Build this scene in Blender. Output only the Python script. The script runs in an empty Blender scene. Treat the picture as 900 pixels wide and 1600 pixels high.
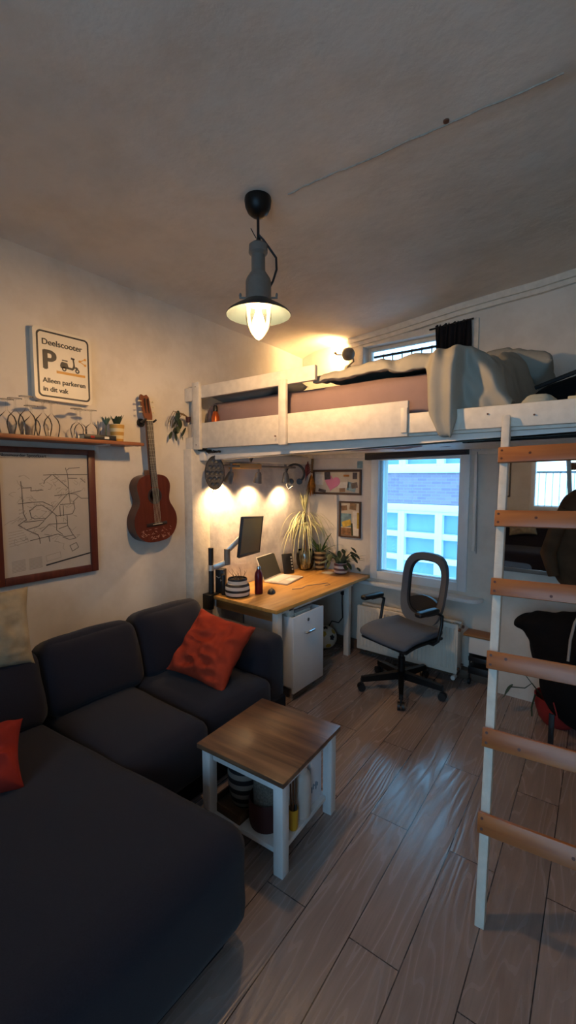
import bpy, bmesh, math, random
from mathutils import Vector, Matrix, noise as mnoise
R = math.radians
PI = math.pi
scene = bpy.context.scene
COL = scene.collection
V = Vector

# ------------------------------------------------------------------ materials
def lin(h):
    h = h.lstrip('#')
    c = [int(h[i:i+2], 16)/255 for i in (0, 2, 4)]
    return tuple(x/12.92 if x <= .04045 else ((x+.055)/1.055)**2.4 for x in c)

def newmat(name):
    m = bpy.data.materials.new(name); m.use_nodes = True
    nt = m.node_tree
    return m, nt, nt.nodes['Principled BSDF'], nt.nodes['Material Output']

def mat(name, col, rough=.6, metal=0., var=.08, scale=12., bump=0., bscale=60., stretch=(1, 1, 1), spec=.5, sheen=0.):
    """procedural principled material: noise colour variation and noise bump in object space"""
    m, nt, b, out = newmat(name)
    c = lin(col) if isinstance(col, str) else col
    tc = nt.nodes.new('ShaderNodeTexCoord')
    mp = nt.nodes.new('ShaderNodeMapping'); mp.inputs['Scale'].default_value = stretch
    nt.links.new(tc.outputs['Object'], mp.inputs[0])
    n = nt.nodes.new('ShaderNodeTexNoise'); n.inputs['Scale'].default_value = scale; n.inputs['Detail'].default_value = 5
    nt.links.new(mp.outputs[0], n.inputs['Vector'])
    r = nt.nodes.new('ShaderNodeValToRGB')
    r.color_ramp.elements[0].position = .3; r.color_ramp.elements[1].position = .7
    r.color_ramp.elements[0].color = (*[x*(1-var) for x in c], 1)
    r.color_ramp.elements[1].color = (*[min(1, x*(1+var)) for x in c], 1)
    nt.links.new(n.outputs['Fac'], r.inputs[0])
    nt.links.new(r.outputs[0], b.inputs['Base Color'])
    b.inputs['Roughness'].default_value = rough
    b.inputs['Metallic'].default_value = metal
    b.inputs['Specular IOR Level'].default_value = spec
    if sheen: b.inputs['Sheen Weight'].default_value = sheen
    if bump:
        n2 = nt.nodes.new('ShaderNodeTexNoise'); n2.inputs['Scale'].default_value = bscale; n2.inputs['Detail'].default_value = 4
        nt.links.new(mp.outputs[0], n2.inputs['Vector'])
        bp = nt.nodes.new('ShaderNodeBump'); bp.inputs['Strength'].default_value = bump; bp.inputs['Distance'].default_value = .01
        nt.links.new(n2.outputs['Fac'], bp.inputs['Height']); nt.links.new(bp.outputs[0], b.inputs['Normal'])
    return m

def emit(name, col, s):
    m, nt, b, out = newmat(name)
    e = nt.nodes.new('ShaderNodeEmission'); e.inputs[0].default_value = (*col, 1); e.inputs[1].default_value = s
    nt.links.new(e.outputs[0], out.inputs[0]); nt.nodes.remove(b)
    return m

def thin_glass(name, tint=(1, 1, 1), ior=1.45, gloss=.0, boost=0.):
    m, nt, b, out = newmat(name)
    t = nt.nodes.new('ShaderNodeBsdfTransparent'); t.inputs[0].default_value = (*tint, 1)
    g = nt.nodes.new('ShaderNodeBsdfGlossy'); g.inputs['Roughness'].default_value = gloss
    f = nt.nodes.new('ShaderNodeFresnel'); f.inputs[0].default_value = ior
    x = nt.nodes.new('ShaderNodeMixShader')
    if boost:
        a = nt.nodes.new('ShaderNodeMath'); a.operation = 'ADD'; a.inputs[1].default_value = boost; a.use_clamp = True
        nt.links.new(f.outputs[0], a.inputs[0]); nt.links.new(a.outputs[0], x.inputs[0])
    else:
        nt.links.new(f.outputs[0], x.inputs[0])
    nt.links.new(t.outputs[0], x.inputs[1]); nt.links.new(g.outputs[0], x.inputs[2])
    nt.links.new(x.outputs[0], out.inputs[0]); nt.nodes.remove(b)
    return m

def wood(name, c0, c1, axis=0, scale=9., rough=.45, bump=.12):
    """long grained wood: noise stretched along one axis"""
    m, nt, b, out = newmat(name)
    tc = nt.nodes.new('ShaderNodeTexCoord'); mp = nt.nodes.new('ShaderNodeMapping')
    s = [1., 1., 1.]; s[axis] = .09; mp.inputs['Scale'].default_value = s
    nt.links.new(tc.outputs['Object'], mp.inputs[0])
    n = nt.nodes.new('ShaderNodeTexNoise'); n.inputs['Scale'].default_value = scale*4; n.inputs['Detail'].default_value = 6; n.inputs['Distortion'].default_value = .6
    nt.links.new(mp.outputs[0], n.inputs[0])
    r = nt.nodes.new('ShaderNodeValToRGB'); r.color_ramp.elements[0].position = .32; r.color_ramp.elements[1].position = .68
    r.color_ramp.elements[0].color = (*lin(c0), 1); r.color_ramp.elements[1].color = (*lin(c1), 1)
    nt.links.new(n.outputs['Fac'], r.inputs[0]); nt.links.new(r.outputs[0], b.inputs['Base Color'])
    b.inputs['Roughness'].default_value = rough
    bp = nt.nodes.new('ShaderNodeBump'); bp.inputs['Strength'].default_value = bump; bp.inputs['Distance'].default_value = .004
    nt.links.new(n.outputs['Fac'], bp.inputs['Height']); nt.links.new(bp.outputs[0], b.inputs['Normal'])
    return m

def floor_mat():
    m, nt, b, out = newmat('oak_laminate'); N = nt.nodes.new; L = nt.links.new
    tc = N('ShaderNodeTexCoord'); sx = N('ShaderNodeSeparateXYZ'); L(tc.outputs['Object'], sx.inputs[0])
    def ma(op, a, bb):
        n = N('ShaderNodeMath'); n.operation = op
        for i, v in enumerate((a, bb)):
            if isinstance(v, (int, float)): n.inputs[i].default_value = v
            else: L(v, n.inputs[i])
        return n.outputs[0]
    u = ma('ADD', ma('ADD', sx.outputs[1], ma('MULTIPLY', sx.outputs[0], -.035)), -1.355-.0+1.22*8+.61)
    v = ma('ADD', ma('ADD', sx.outputs[0], ma('MULTIPLY', sx.outputs[1], .035)), .692+.195*40)
    cv = N('ShaderNodeCombineXYZ'); L(u, cv.inputs[0]); L(v, cv.inputs[1])
    br = N('ShaderNodeTexBrick'); br.offset = .5; br.offset_frequency = 2; br.squash = 1
    br.inputs['Scale'].default_value = 1; br.inputs['Brick Width'].default_value = 1.22; br.inputs['Row Height'].default_value = .195
    br.inputs['Mortar Size'].default_value = .0022; br.inputs['Mortar Smooth'].default_value = .1; br.inputs['Bias'].default_value = 0
    br.inputs['Color1'].default_value = (0, 0, 0, 1); br.inputs['Color2'].default_value = (1, 1, 1, 1); br.inputs['Mortar'].default_value = (.5, .5, .5, 1)
    L(cv.outputs[0], br.inputs[0])
    # per-plank random offset of the grain
    off = N('ShaderNodeVectorMath'); off.operation = 'SCALE'; off.inputs['Scale'].default_value = 7.3
    L(br.outputs['Color'], off.inputs[0])
    add = N('ShaderNodeVectorMath'); L(cv.outputs[0], add.inputs[0]); L(off.outputs[0], add.inputs[1])
    mp = N('ShaderNodeMapping'); mp.inputs['Scale'].default_value = (.55, 5.2, 1); L(add.outputs[0], mp.inputs[0])
    n1 = N('ShaderNodeTexNoise'); n1.inputs['Scale'].default_value = 1.5; n1.inputs['Detail'].default_value = 1.5; L(mp.outputs[0], n1.inputs[0])
    rings = ma('SINE', ma('MULTIPLY', n1.outputs['Fac'], 85.), 0)
    n2 = N('ShaderNodeTexNoise'); n2.inputs['Scale'].default_value = 14; n2.inputs['Detail'].default_value = 5
    mp2 = N('ShaderNodeMapping'); mp2.inputs['Scale'].default_value = (.6, 9, 1); L(add.outputs[0], mp2.inputs[0]); L(mp2.outputs[0], n2.inputs[0])
    g = ma('ADD', ma('MULTIPLY', rings, .05), ma('ADD', ma('MULTIPLY', n2.outputs['Fac'], .4), .28))
    r = N('ShaderNodeValToRGB'); r.color_ramp.elements[0].position = .25; r.color_ramp.elements[1].position = .72
    r.color_ramp.elements[0].color = (*lin('#7d6c65'), 1); r.color_ramp.elements[1].color = (*lin('#9c8b84'), 1)
    L(g, r.inputs[0])
    hs = N('ShaderNodeHueSaturation'); L(r.outputs[0], hs.inputs['Color'])
    L(ma('ADD', ma('MULTIPLY', br.outputs['Color'], .22), .88), hs.inputs['Value'])
    mx = N('ShaderNodeMixRGB'); L(br.outputs['Fac'], mx.inputs[0]); L(hs.outputs[0], mx.inputs[1]); mx.inputs[2].default_value = (.03, .022, .02, 1)
    L(mx.outputs[0], b.inputs['Base Color'])
    L(ma('ADD', ma('MULTIPLY', rings, .05), .23), b.inputs['Roughness'])
    bp = N('ShaderNodeBump'); bp.inputs['Strength'].default_value = .22; bp.inputs['Distance'].default_value = .003
    h = ma('SUBTRACT', ma('ADD', ma('MULTIPLY', rings, .36), ma('MULTIPLY', n2.outputs['Fac'], .4)), ma('MULTIPLY', br.outputs['Fac'], 3.))
    L(h, bp.inputs['Height']); L(bp.outputs[0], b.inputs['Normal']); b.inputs['Specular IOR Level'].default_value = .8
    return m

def brick_mat(name, c1, c2, mort, sc=1., w=.22, h=.07):
    m, nt, b, out = newmat(name); N = nt.nodes.new; L = nt.links.new
    tc = N('ShaderNodeTexCoord'); sx = N('ShaderNodeSeparateXYZ'); L(tc.outputs['Object'], sx.inputs[0])
    cv = N('ShaderNodeCombineXYZ'); L(sx.outputs[0], cv.inputs[0]); L(sx.outputs[2], cv.inputs[1])
    br = N('ShaderNodeTexBrick'); L(cv.outputs[0], br.inputs[0]); br.inputs['Scale'].default_value = sc
    br.inputs['Brick Width'].default_value = w; br.inputs['Row Height'].default_value = h; br.inputs['Mortar Size'].default_value = .008
    br.inputs['Color1'].default_value = (*lin(c1), 1); br.inputs['Color2'].default_value = (*lin(c2), 1); br.inputs['Mortar'].default_value = (*lin(mort), 1)
    L(br.outputs['Color'], b.inputs['Base Color']); b.inputs['Roughness'].default_value = .85
    return m

def stripes(name, ca, cb, period, duty=.5, phase=0., rough=.5, bump=.0):
    """horizontal bands along object Z"""
    m, nt, b, out = newmat(name); N = nt.nodes.new; L = nt.links.new
    tc = N('ShaderNodeTexCoord'); sx = N('ShaderNodeSeparateXYZ'); L(tc.outputs['Object'], sx.inputs[0])
    def ma(op, a, bb):
        n = N('ShaderNodeMath'); n.operation = op
        L(a, n.inputs[0]); n.inputs[1].default_value = bb
        return n.outputs[0]
    f = ma('FRACT', ma('ADD', ma('DIVIDE', sx.outputs[2], period), phase+10), 0)
    s = ma('LESS_THAN', f, duty)
    mx = N('ShaderNodeMixRGB'); L(s, mx.inputs[0]); mx.inputs[1].default_value = (*lin(cb), 1); mx.inputs[2].default_value = (*lin(ca), 1)
    L(mx.outputs[0], b.inputs['Base Color']); b.inputs['Roughness'].default_value = rough
    return m

def plaster(name, col, grey, amount=.5, bump=.25):
    m, nt, b, out = newmat(name); N = nt.nodes.new; L = nt.links.new
    tc = N('ShaderNodeTexCoord')
    n = N('ShaderNodeTexNoise'); n.inputs['Scale'].default_value = 3.5; n.inputs['Detail'].default_value = 7; n.inputs['Roughness'].default_value = .62
    L(tc.outputs['Object'], n.inputs[0])
    r = N('ShaderNodeValToRGB'); r.color_ramp.elements[0].position = .5-amount*.25; r.color_ramp.elements[1].position = .5+amount*.12
    r.color_ramp.elements[0].color = (*lin(grey), 1); r.color_ramp.elements[1].color = (*lin(col), 1)
    L(n.outputs['Fac'], r.inputs[0]); L(r.outputs[0], b.inputs['Base Color']); b.inputs['Roughness'].default_value = .85
    n2 = N('ShaderNodeTexNoise'); n2.inputs['Scale'].default_value = 9; n2.inputs['Detail'].default_value = 8; L(tc.outputs['Object'], n2.inputs[0])
    bp = N('ShaderNodeBump'); bp.inputs['Strength'].default_value = bump; bp.inputs['Distance'].default_value = .02
    L(n2.outputs['Fac'], bp.inputs['Height']); L(bp.outputs[0], b.inputs['Normal'])
    return m

M = dict(
    wall=plaster('wall_paint', '#d6cfc4', '#ccc4b8', .5, .12),
    ceil=plaster('ceiling_paint', '#ddd5ca', '#d2c9bd', .7, .3),
    nook=plaster('nook_plaster', '#d8d4cf', '#b3b0b2', .55, .35),
    white=mat('white_paint', '#dcd7cf', .5, var=.04, bump=.05, bscale=40),
    oldwhite=mat('worn_white_paint', '#d5cdbf', .55, var=.09, scale=20, bump=.15, bscale=50),
    bluewhite=mat('cabinet_white', '#e2e4e6', .35, var=.02),
    floor=floor_mat(),
    skirt=mat('brown_skirting', '#5f4838', .6, var=.15),
    sofa=mat('sofa_fabric', '#1f1f29', .95, var=.12, scale=220, bump=.25, bscale=700, spec=.2, sheen=.12),
    sofabase=mat('sofa_base_fabric', '#1b1b20', .95, var=.1, spec=.1),
    red=mat('red_cotton', '#a63c26', .9, var=.12, scale=9, bump=.3, bscale=30, spec=.15),
    red2=mat('dark_red_cotton', '#8a2c24', .9, var=.12, scale=9, bump=.3, bscale=30, spec=.15),
    beige=mat('beige_cotton', '#9d9078', .95, var=.18, scale=14, bump=.4, bscale=30, spec=.1),
    tabletop=wood('walnut_top', '#4e382b', '#7d5d45', 0, 6, .32, .2),
    tablepaint=mat('table_white_paint', '#d2d2d2', .5, var=.06, bump=.1, bscale=80, stretch=(1, 1, .2)),
    pine=wood('varnished_pine', '#93522a', '#b26e39', 0, 5, .35, .08),
    knot=mat('pine_knot', '#5a2c14', .5, var=.2),
    desk=wood('desk_oak', '#b9833f', '#d8a65e', 1, 6, .35, .06),
    deskdark=wood('desk_apron_wood', '#7d5228', '#97683a', 0, 6, .5, .08),
    shelfw=wood('shelf_wood', '#7a4526', '#99603a', 1, 6, .45, .08),
    mapframe=wood('mahogany_frame', '#4a2015', '#653022', 2, 6, .4, .08),
    paper=mat('map_paper', '#b3ab9f', .55, var=.03),
    mapline=mat('map_ink', '#5e5854', .7, var=.1),
    maplight=mat('map_ink_pale', '#8d857c', .7, var=.1),
    ink=mat('black_ink', '#1d1f26', .5, var=.05),
    signwhite=mat('sign_white', '#d9d2c2', .4, var=.03),
    signside=mat('sign_edge', '#b5a893', .5, var=.05),
    amber=mat('sign_amber', '#c08a2c', .45, var=.05),
    black=mat('black_plastic', '#141416', .45, var=.1),
    blacksoft=mat('black_textile', '#0d0d10', .9, var=.2, bump=.3, bscale=40, spec=.15),
    blackcurtain=mat('black_curtain', '#17161a', .9, var=.2, spec=.2),
    blackmetal=mat('black_metal', '#1c1b1b', .4, metal=.6, var=.1),
    castiron=mat('cast_iron', '#34302d', .5, metal=.3, var=.2, bump=.3, bscale=80),
    greymetal=mat('lamp_grey_metal', '#77716a', .45, metal=.2, var=.12, scale=20),
    shadeblue=mat('shade_enamel', '#1d272c', .4, metal=.1, var=.08),
    alu=mat('brushed_aluminium', '#c9c6c0', .35, metal=.7, var=.05),
    chrome=mat('chrome', '#cfd2d6', .2, metal=1., var=.03),
    screen=mat('monitor_panel_lamplit', '#655f47', .4, var=.05),  # switched-off panel lightened: the warm lamp's reflection is put into its colour
    lapscreen=mat('laptop_panel', '#3a3a36', .35, var=.05),
    keys=mat('keyboard_silver', '#c3bfb9', .4, var=.04),
    keyb=mat('key_caps', '#e7e4df', .5, var=.03),
    maroon=mat('maroon_bottle', '#5c1020', .3, metal=.3, var=.08),
    leaf=mat('leaf_green', '#4d6b35', .5, var=.25, scale=30),
    leafdark=mat('leaf_dark', '#28361f', .45, var=.3, scale=30),
    leafpale=mat('leaf_pale', '#b9b98a', .55, var=.2, scale=20),
    leafblue=mat('leaf_bluegreen', '#4a6357', .5, var=.25, scale=30),
    dry=mat('dry_twig', '#6b5435', .8, var=.2),
    orange=mat('dried_orange', '#a86a1e', .8, var=.35, scale=40),
    chili=mat('dried_red', '#6a2222', .6, var=.2),
    soil=mat('soil', '#2c211a', .95, var=.3, bump=.5),
    strbw=stripes('black_white_bands', '#18161a', '#c9c3bb', .045, .42, .1, .5),
    strdk=stripes('dark_cream_bands', '#2a1d1c', '#a5936c', .05, .55, .1, .4),
    strred=stripes('plum_white_bands', '#6b4a4c', '#d8cfc8', .045, .5, .2, .4),
    stryel=stripes('ochre_cream_bands', '#b98c3c', '#d3c193', .045, .5, .1, .5),
    strbasket=stripes('basket_bands', '#16161c', '#87827c', .05, .5, .2, .7),
    mattress=mat('mattress_sheet', '#8a7470', .95, var=.08, scale=5, bump=.35, bscale=9, spec=.1),
    duvet=mat('duvet_cotton', '#99958a', .95, var=.05, scale=4, bump=.3, bscale=14, spec=.1),
    pillowg=mat('pillow_cotton', '#86827a', .95, var=.08, scale=6, bump=.4, bscale=15, spec=.1),
    copper=mat('copper_bottle', '#b0562a', .3, metal=.6, var=.08),
    guitartop=mat('guitar_top', '#5c2b1e', .2, var=.15, scale=6, stretch=(6, .5, 1)),
    guitarside=mat('guitar_side', '#44201a', .3, var=.15, scale=8, stretch=(1, 1, 6)),
    fret=mat('fretboard', '#2a1a14', .45, var=.15),
    neckw=mat('neck_wood', '#6e3d24', .4, var=.12),
    ivory=mat('ivory', '#d8cba8', .4, var=.04),
    chairgrey=mat('chair_fabric', '#5a5e66', .75, var=.08, scale=180, bump=.2, bscale=500, spec=.3),
    chairmesh=mat('chair_frame_grey', '#585b60', .6, var=.06),
    radiator=mat('radiator_enamel', '#d8cfc0', .4, var=.05, scale=6),
    brass=mat('valve_brown', '#6d4a38', .5, metal=.3, var=.1),
    sill=mat('sill_paint', '#e2e4e4', .35, var=.03),
    brickw=brick_mat('facade_brick', '#9d8494', '#8c7588', '#988c98', 1., .2, .065),
    facadewhite=mat('facade_white', '#f4f6f6', .5, var=.03),
    facadeglass=mat('facade_glass', '#7f9cb4', .3, var=.1, scale=2),
    curtainw=mat('facade_curtain', '#9cabb5', .8, var=.15, scale=14, stretch=(6, 1, .2)),
    asphalt=mat('street', '#6a6a6c', .9),
    glass=thin_glass('window_glass', (.97, .99, 1.), 1.4),
    tintglass=thin_glass('tinted_window_glass', (.80, .93, .97), 1.45),
    wine=thin_glass('wine_glass', (.99, .985, .98), 1.16, .08, .015),
    vaseg=thin_glass('vase_glass', (.90, .94, .88), 1.5, .02, .06),
    lampglass=thin_glass('lamp_glass', (1, .97, .92), 1.45, .02, .03),
    framepaint=mat('frame_white', '#dfe3e4', .4, var=.03),
    pinboard=mat('pin_board', '#c9bda6', .8, var=.06),
    cork=mat('corkboard_frame', '#4e3322', .5, var=.1),
    pink=mat('pink_paper', '#cf7a9b', .6, var=.06),
    photoa=mat('photo_dark', '#39343a', .4, var=.7, scale=40),
    photob=mat('photo_blue', '#6c8f9c', .4, var=.4, scale=30),
    photoc=mat('photo_yellow', '#c3a23c', .4, var=.3, scale=25),
    photod=mat('photo_brown', '#7d5a3c', .4, var=.5, scale=35),
    photoe=mat('photo_white', '#d9d3c6', .4, var=.1, scale=35),
    brown=mat('brown_jacket', '#4d3a29', .85, var=.25, scale=9, bump=.5, bscale=18, spec=.15),
    redbag=mat('red_fabric', '#8c1f1d', .7, var=.1),
    grey=mat('grey_cord', '#8d8c8c', .6, var=.05),
    cream=mat('cream_card', '#c9bd9c', .7, var=.08),
    ball=mat('ball_leather', '#dcd8c8', .45, var=.05),
    ballyel=mat('ball_yellow', '#c9a53a', .45, var=.05),
    yellowpot=mat('yellow_glaze', '#c49224', .4, var=.08),
    stick=mat('brown_stick', '#5d3a22', .6, var=.2),
    plastic=mat('cloudy_plastic', '#c2b8b0', .4, var=.04),
    carton=mat('white_carton', '#c9d0da', .5, var=.03),
    blue=mat('blue_print', '#3f6a86', .5, var=.2, scale=60),
    wool=mat('grey_knit', '#6c675f', .95, var=.3, scale=120, bump=.6, bscale=160, spec=.1),
    darkred=mat('oxblood_basket', '#3a1414', .7, var=.1),
    traywood=wood('tray_wood', '#3a2a1c', '#58402a', 0, 8, .6, .1),
    mags=mat('magazine', '#8c8580', .5, var=.3, scale=60, stretch=(.2, .2, 8)),
    mirror=None,
    bulb=emit('bulb_glow', (1., .60, .27), 470.),
    spotglow=emit('spot_glow', (1., .72, .42), 25.),
)
mm, nt, b, out = newmat('mirror_silver')
b.inputs['Metallic'].default_value = 1; b.inputs['Roughness'].default_value = .02; b.inputs['Base Color'].default_value = (.85, .86, .86, 1)
M['mirror'] = mm

# ------------------------------------------------------------------ mesh helpers
def B(): return bmesh.new()

def box(bm, lo, hi, bev=0., rot=None, seg=2):
    lo, hi = V(lo), V(hi); c = (lo+hi)/2; s = hi-lo
    m = Matrix.Translation(c) @ (rot.to_4x4() if rot else Matrix()) @ Matrix.Diagonal((abs(s.x), abs(s.y), abs(s.z), 1))
    r = bmesh.ops.create_cube(bm, size=1, matrix=m)
    if bev:
        es = list({e for v in r['verts'] for e in v.link_edges})
        bmesh.ops.bevel(bm, geom=es, offset=bev, segments=seg, affect='EDGES', profile=.5)
    return bm

def frame_of(d):
    d = V(d).normalized()
    a = V((0, 0, 1)) if abs(d.z) < .95 else V((1, 0, 0))
    x = a.cross(d).normalized(); y = d.cross(x)
    return x, y, d

def tube(bm, pts, r, n=10, caps=True, closed=False):
    pts = [V(p) for p in pts]; k = len(pts)
    rs = r if isinstance(r, (list, tuple)) else [r]*k
    rings = []; prevx = None
    for i, p in enumerate(pts):
        if closed: t = pts[(i+1) % k]-pts[i-1]
        else: t = pts[min(i+1, k-1)]-pts[max(i-1, 0)]
        if t.length < 1e-9: t = V((0, 0, 1))
        t.normalize()
        if prevx is None: x, y, _ = frame_of(t)
        else:
            x = (prevx - t*prevx.dot(t))
            x = x.normalized() if x.length > 1e-6 else frame_of(t)[0]
            y = t.cross(x)
        prevx = x
        rings.append([bm.verts.new(p + (x*math.cos(2*PI*j/n)+y*math.sin(2*PI*j/n))*rs[i]) for j in range(n)])
    rng = range(k if closed else k-1)
    for i in rng:
        a, c = rings[i], rings[(i+1) % k]
        for j in range(n): bm.faces.new((a[j], a[(j+1) % n], c[(j+1) % n], c[j]))
    if caps and not closed:
        bm.faces.new(rings[0][::-1]); bm.faces.new(rings[-1])
    return bm

def cyl(bm, p0, p1, r0, r1=None, n=20): return tube(bm, [p0, p1], [r0, r0 if r1 is None else r1], n)

def lathe(bm, prof, c=(0, 0, 0), n=32, mtx=None):
    c = V(c); rings = []
    for r, z in prof:
        if r < 1e-5: rings.append([bm.verts.new((0, 0, z))])
        else: rings.append([bm.verts.new((r*math.cos(2*PI*j/n), r*math.sin(2*PI*j/n), z)) for j in range(n)])
    for a, d in zip(rings, rings[1:]):
        for j in range(n):
            k = (j+1) % n
            if len(a) == 1 and len(d) == 1: continue
            if len(a) == 1: bm.faces.new((a[0], d[k], d[j]))
            elif len(d) == 1: bm.faces.new((a[j], a[k], d[0]))
            else: bm.faces.new((a[j], a[k], d[k], d[j]))
    vs = [v for rr in rings for v in rr]
    m = (mtx.to_4x4() if mtx else Matrix())
    for v in vs: v.co = (m @ v.co)+c
    return bm

def prism(bm, poly, depth, m=None):
    """polygon in local XY extruded along +Z by depth, then transformed by m"""
    m = m or Matrix()
    a = [bm.verts.new(m @ V((x, y, 0))) for x, y in poly]; d = [bm.verts.new(m @ V((x, y, depth))) for x, y in poly]
    n = len(poly)
    bm.faces.new(a[::-1]); bm.faces.new(d)
    for i in range(n): bm.faces.new((a[i], a[(i+1) % n], d[(i+1) % n], d[i]))
    return bm

def softbox(bm, lo, hi, r=.06, n=12, bulge=(0, 0, 0), wr=0., seed=0, m=None):
    """cushion: box with round corners, faces bulging out, a little wrinkled"""
    lo, hi = V(lo), V(hi); c = (lo+hi)/2; h = (hi-lo)/2
    t = bmesh.new(); bmesh.ops.create_cube(t, size=2)
    bmesh.ops.subdivide_edges(t, edges=t.edges[:], cuts=n, use_grid_fill=True)
    for v in t.verts:
        u = v.co.copy()
        # cluster samples at the rims
        q = V([math.copysign(1-(1-abs(a))**1.6, a) for a in u])
        p = V((q.x*h.x, q.y*h.y, q.z*h.z))
        inner = V([max(-(hh-r), min(hh-r, a)) for a, hh in zip(p, h)])
        d = p-inner
        if d.length > 1e-9: p = inner+d.normalized()*min(r, max(abs(d.x), abs(d.y), abs(d.z)))
        f = [(1-q[i]**2) for i in range(3)]
        p.x += bulge[0]*math.copysign(1, q.x)*f[1]*f[2]*(abs(q.x) > .3)
        p.y += bulge[1]*math.copysign(1, q.y)*f[0]*f[2]*(abs(q.y) > .3)
        p.z += bulge[2]*math.copysign(1, q.z)*f[0]*f[1]*(abs(q.z) > .3)
        p += c
        if wr: p += V((1, 1, 1))*wr*mnoise.noise(p*7+V((seed, seed*2, 0)))
        v.co = (m @ p) if m else p
    me = bpy.data.meshes.new('t'); t.to_mesh(me); t.free(); bm.from_mesh(me); bpy.data.meshes.remove(me)
    return bm

def pillow(bm, w, h, t, m, seed=0, wr=.008, n=40):
    """sewn square cushion in local XY, thickness along Z, pinched corners"""
    grid = {}
    for s in (1, -1):
        for i in range(n+1):
            for j in range(n+1):
                if s == -1 and (i in (0, n) or j in (0, n)): grid[s, i, j] = grid[1, i, j]; continue
                u, v = 2*i/n-1, 2*j/n-1
                k = 1-.09*(1-u*u)*(v*v)*1.
                k2 = 1-.09*(1-v*v)*(u*u)
                x, y = u*w/2*k2, v*h/2*k
                z = s*t/2*((1-u**4)*(1-v**4))**.55
                q = V((x*9+seed*3.1, y*9+seed, s*2.))
                z += wr*mnoise.noise(q)+wr*.7*mnoise.noise(V((x*22+seed, (x+y)*12, s)))+s*wr*1.5*(1-abs(mnoise.noise(V((x*7+y*5+seed, y*13-x*4, s*3))))*3)*(1-u*u)*(1-v*v)
                grid[s, i, j] = bm.verts.new(m @ V((x, y, z)))
    for s in (1, -1):
        for i in range(n):
            for j in range(n):
                f = (grid[s, i, j], grid[s, i+1, j], grid[s, i+1, j+1], grid[s, i, j+1])
                bm.faces.new(f if s == 1 else f[::-1])
    return bm

def leaf(bm, p, d, L, w, droop=.5, n=6, up=V((0, 0, 1)), taper=1.):
    """one curved leaf blade starting at p along d"""
    p = V(p); d = V(d).normalized(); s = d.cross(up)
    s = s.normalized() if s.length > 1e-4 else V((1, 0, 0))
    rows = []; pos = p.copy(); dr = d.copy()
    for i in range(n+1):
        t = i/n
        ww = w*(math.sin(PI*min(1, (t*.92+.06)))**.7)*taper
        nrm = s.cross(dr).normalized()
        rows.append((bm.verts.new(pos-s*ww/2+nrm*ww*.12), bm.verts.new(pos), bm.verts.new(pos+s*ww/2+nrm*ww*.12)))
        pos = pos+dr*(L/n); dr = (dr+V((0, 0, -1))*droop/n).normalized()
    for a, c in zip(rows, rows[1:]):
        bm.faces.new((a[0], a[1], c[1], c[0])); bm.faces.new((a[1], a[2], c[2], c[1]))
    return bm

def ellipsoid(bm, c, s, rot=None, u=20, v=12):
    m = Matrix.Translation(V(c)) @ (rot.to_4x4() if rot else Matrix()) @ Matrix.Diagonal((s[0], s[1], s[2], 1))
    bmesh.ops.create_uvsphere(bm, u_segments=u, v_segments=v, radius=1, matrix=m)
    return bm

WM = {}
def obj(name, bm, m, parent=None, smooth=40, local=False, keep=False):
    """bm is in world coordinates unless local; linked as one mesh object below parent"""
    pm = WM.get(parent.name, Matrix()) if parent else Matrix()
    if parent and not local: bm.transform(pm.inverted())
    bmesh.ops.recalc_face_normals(bm, faces=bm.faces[:])
    me = bpy.data.meshes.new(name); bm.to_mesh(me); bm.free()
    if smooth:
        me.shade_smooth(); me.set_sharp_from_angle(angle=R(smooth))
    me.materials.append(m)
    o = bpy.data.objects.new(name, me); COL.objects.link(o)
    if parent: o.parent = parent
    WM[o.name] = pm.copy()
    return o

def tag(o, label, cat, group=None):
    o['label'] = label; o['category'] = cat
    if group: o['group'] = group
    return o

def thing(name, label, cat, loc=(0, 0, 0), rotz=0, group=None, mtx=None):
    o = bpy.data.objects.new(name, None); COL.objects.link(o); o.empty_display_size = .1
    m = mtx if mtx else Matrix.Translation(V(loc)) @ Matrix.Rotation(rotz, 4, 'Z')
    o.matrix_world = m; WM[o.name] = m.copy()
    o.rotation_mode = 'XYZ'; o.location = m.to_translation(); o.rotation_euler = m.to_euler()
    return tag(o, label, cat, group)

def struct(name, bm=None, m=None, parent=None, smooth=30):
    if bm is None:
        o = bpy.data.objects.new(name, None); COL.objects.link(o); WM[o.name] = Matrix()
    else: o = obj(name, bm, m, parent, smooth)
    if not parent: o['kind'] = 'structure'
    return o

def dup(root, loc, rotz=0, label=None):
    r = root.copy(); COL.objects.link(r); r.location = loc; r.rotation_euler = (0, 0, rotz)
    r['label'] = label
    for ch in root.children:
        c = ch.copy(); COL.objects.link(c); c.parent = r
        for g in ch.children:
            d = g.copy(); COL.objects.link(d); d.parent = c
    return r

def txt(s, size, m, bold=0., align='LEFT', depth=.0006):
    """lettering as a mesh in world coordinates"""
    cu = bpy.data.curves.new('t', 'FONT'); cu.body = s; cu.size = size; cu.extrude = depth; cu.offset = bold; cu.align_x = align
    cu.offset = 0
    o = bpy.data.objects.new('t', cu); COL.objects.link(o)
    dg = bpy.context.evaluated_depsgraph_get(); dg.update()
    me = bpy.data.meshes.new_from_object(o.evaluated_get(dg))
    bm = bmesh.new(); k = 0
    for dx, dy in (((-1, 0), (1, 0), (0, -1), (0, 1)) if bold else ((0, 0),)):   # heavier strokes: the glyphs overlaid with tiny shifts
        b2 = bmesh.new(); b2.from_mesh(me); b2.transform(m @ Matrix.Translation((dx*bold, dy*bold*.6, depth*.2*k))); merge(bm, b2); k += 1
    bpy.data.objects.remove(o); bpy.data.curves.remove(cu); bpy.data.meshes.remove(me)
    return bm

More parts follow.
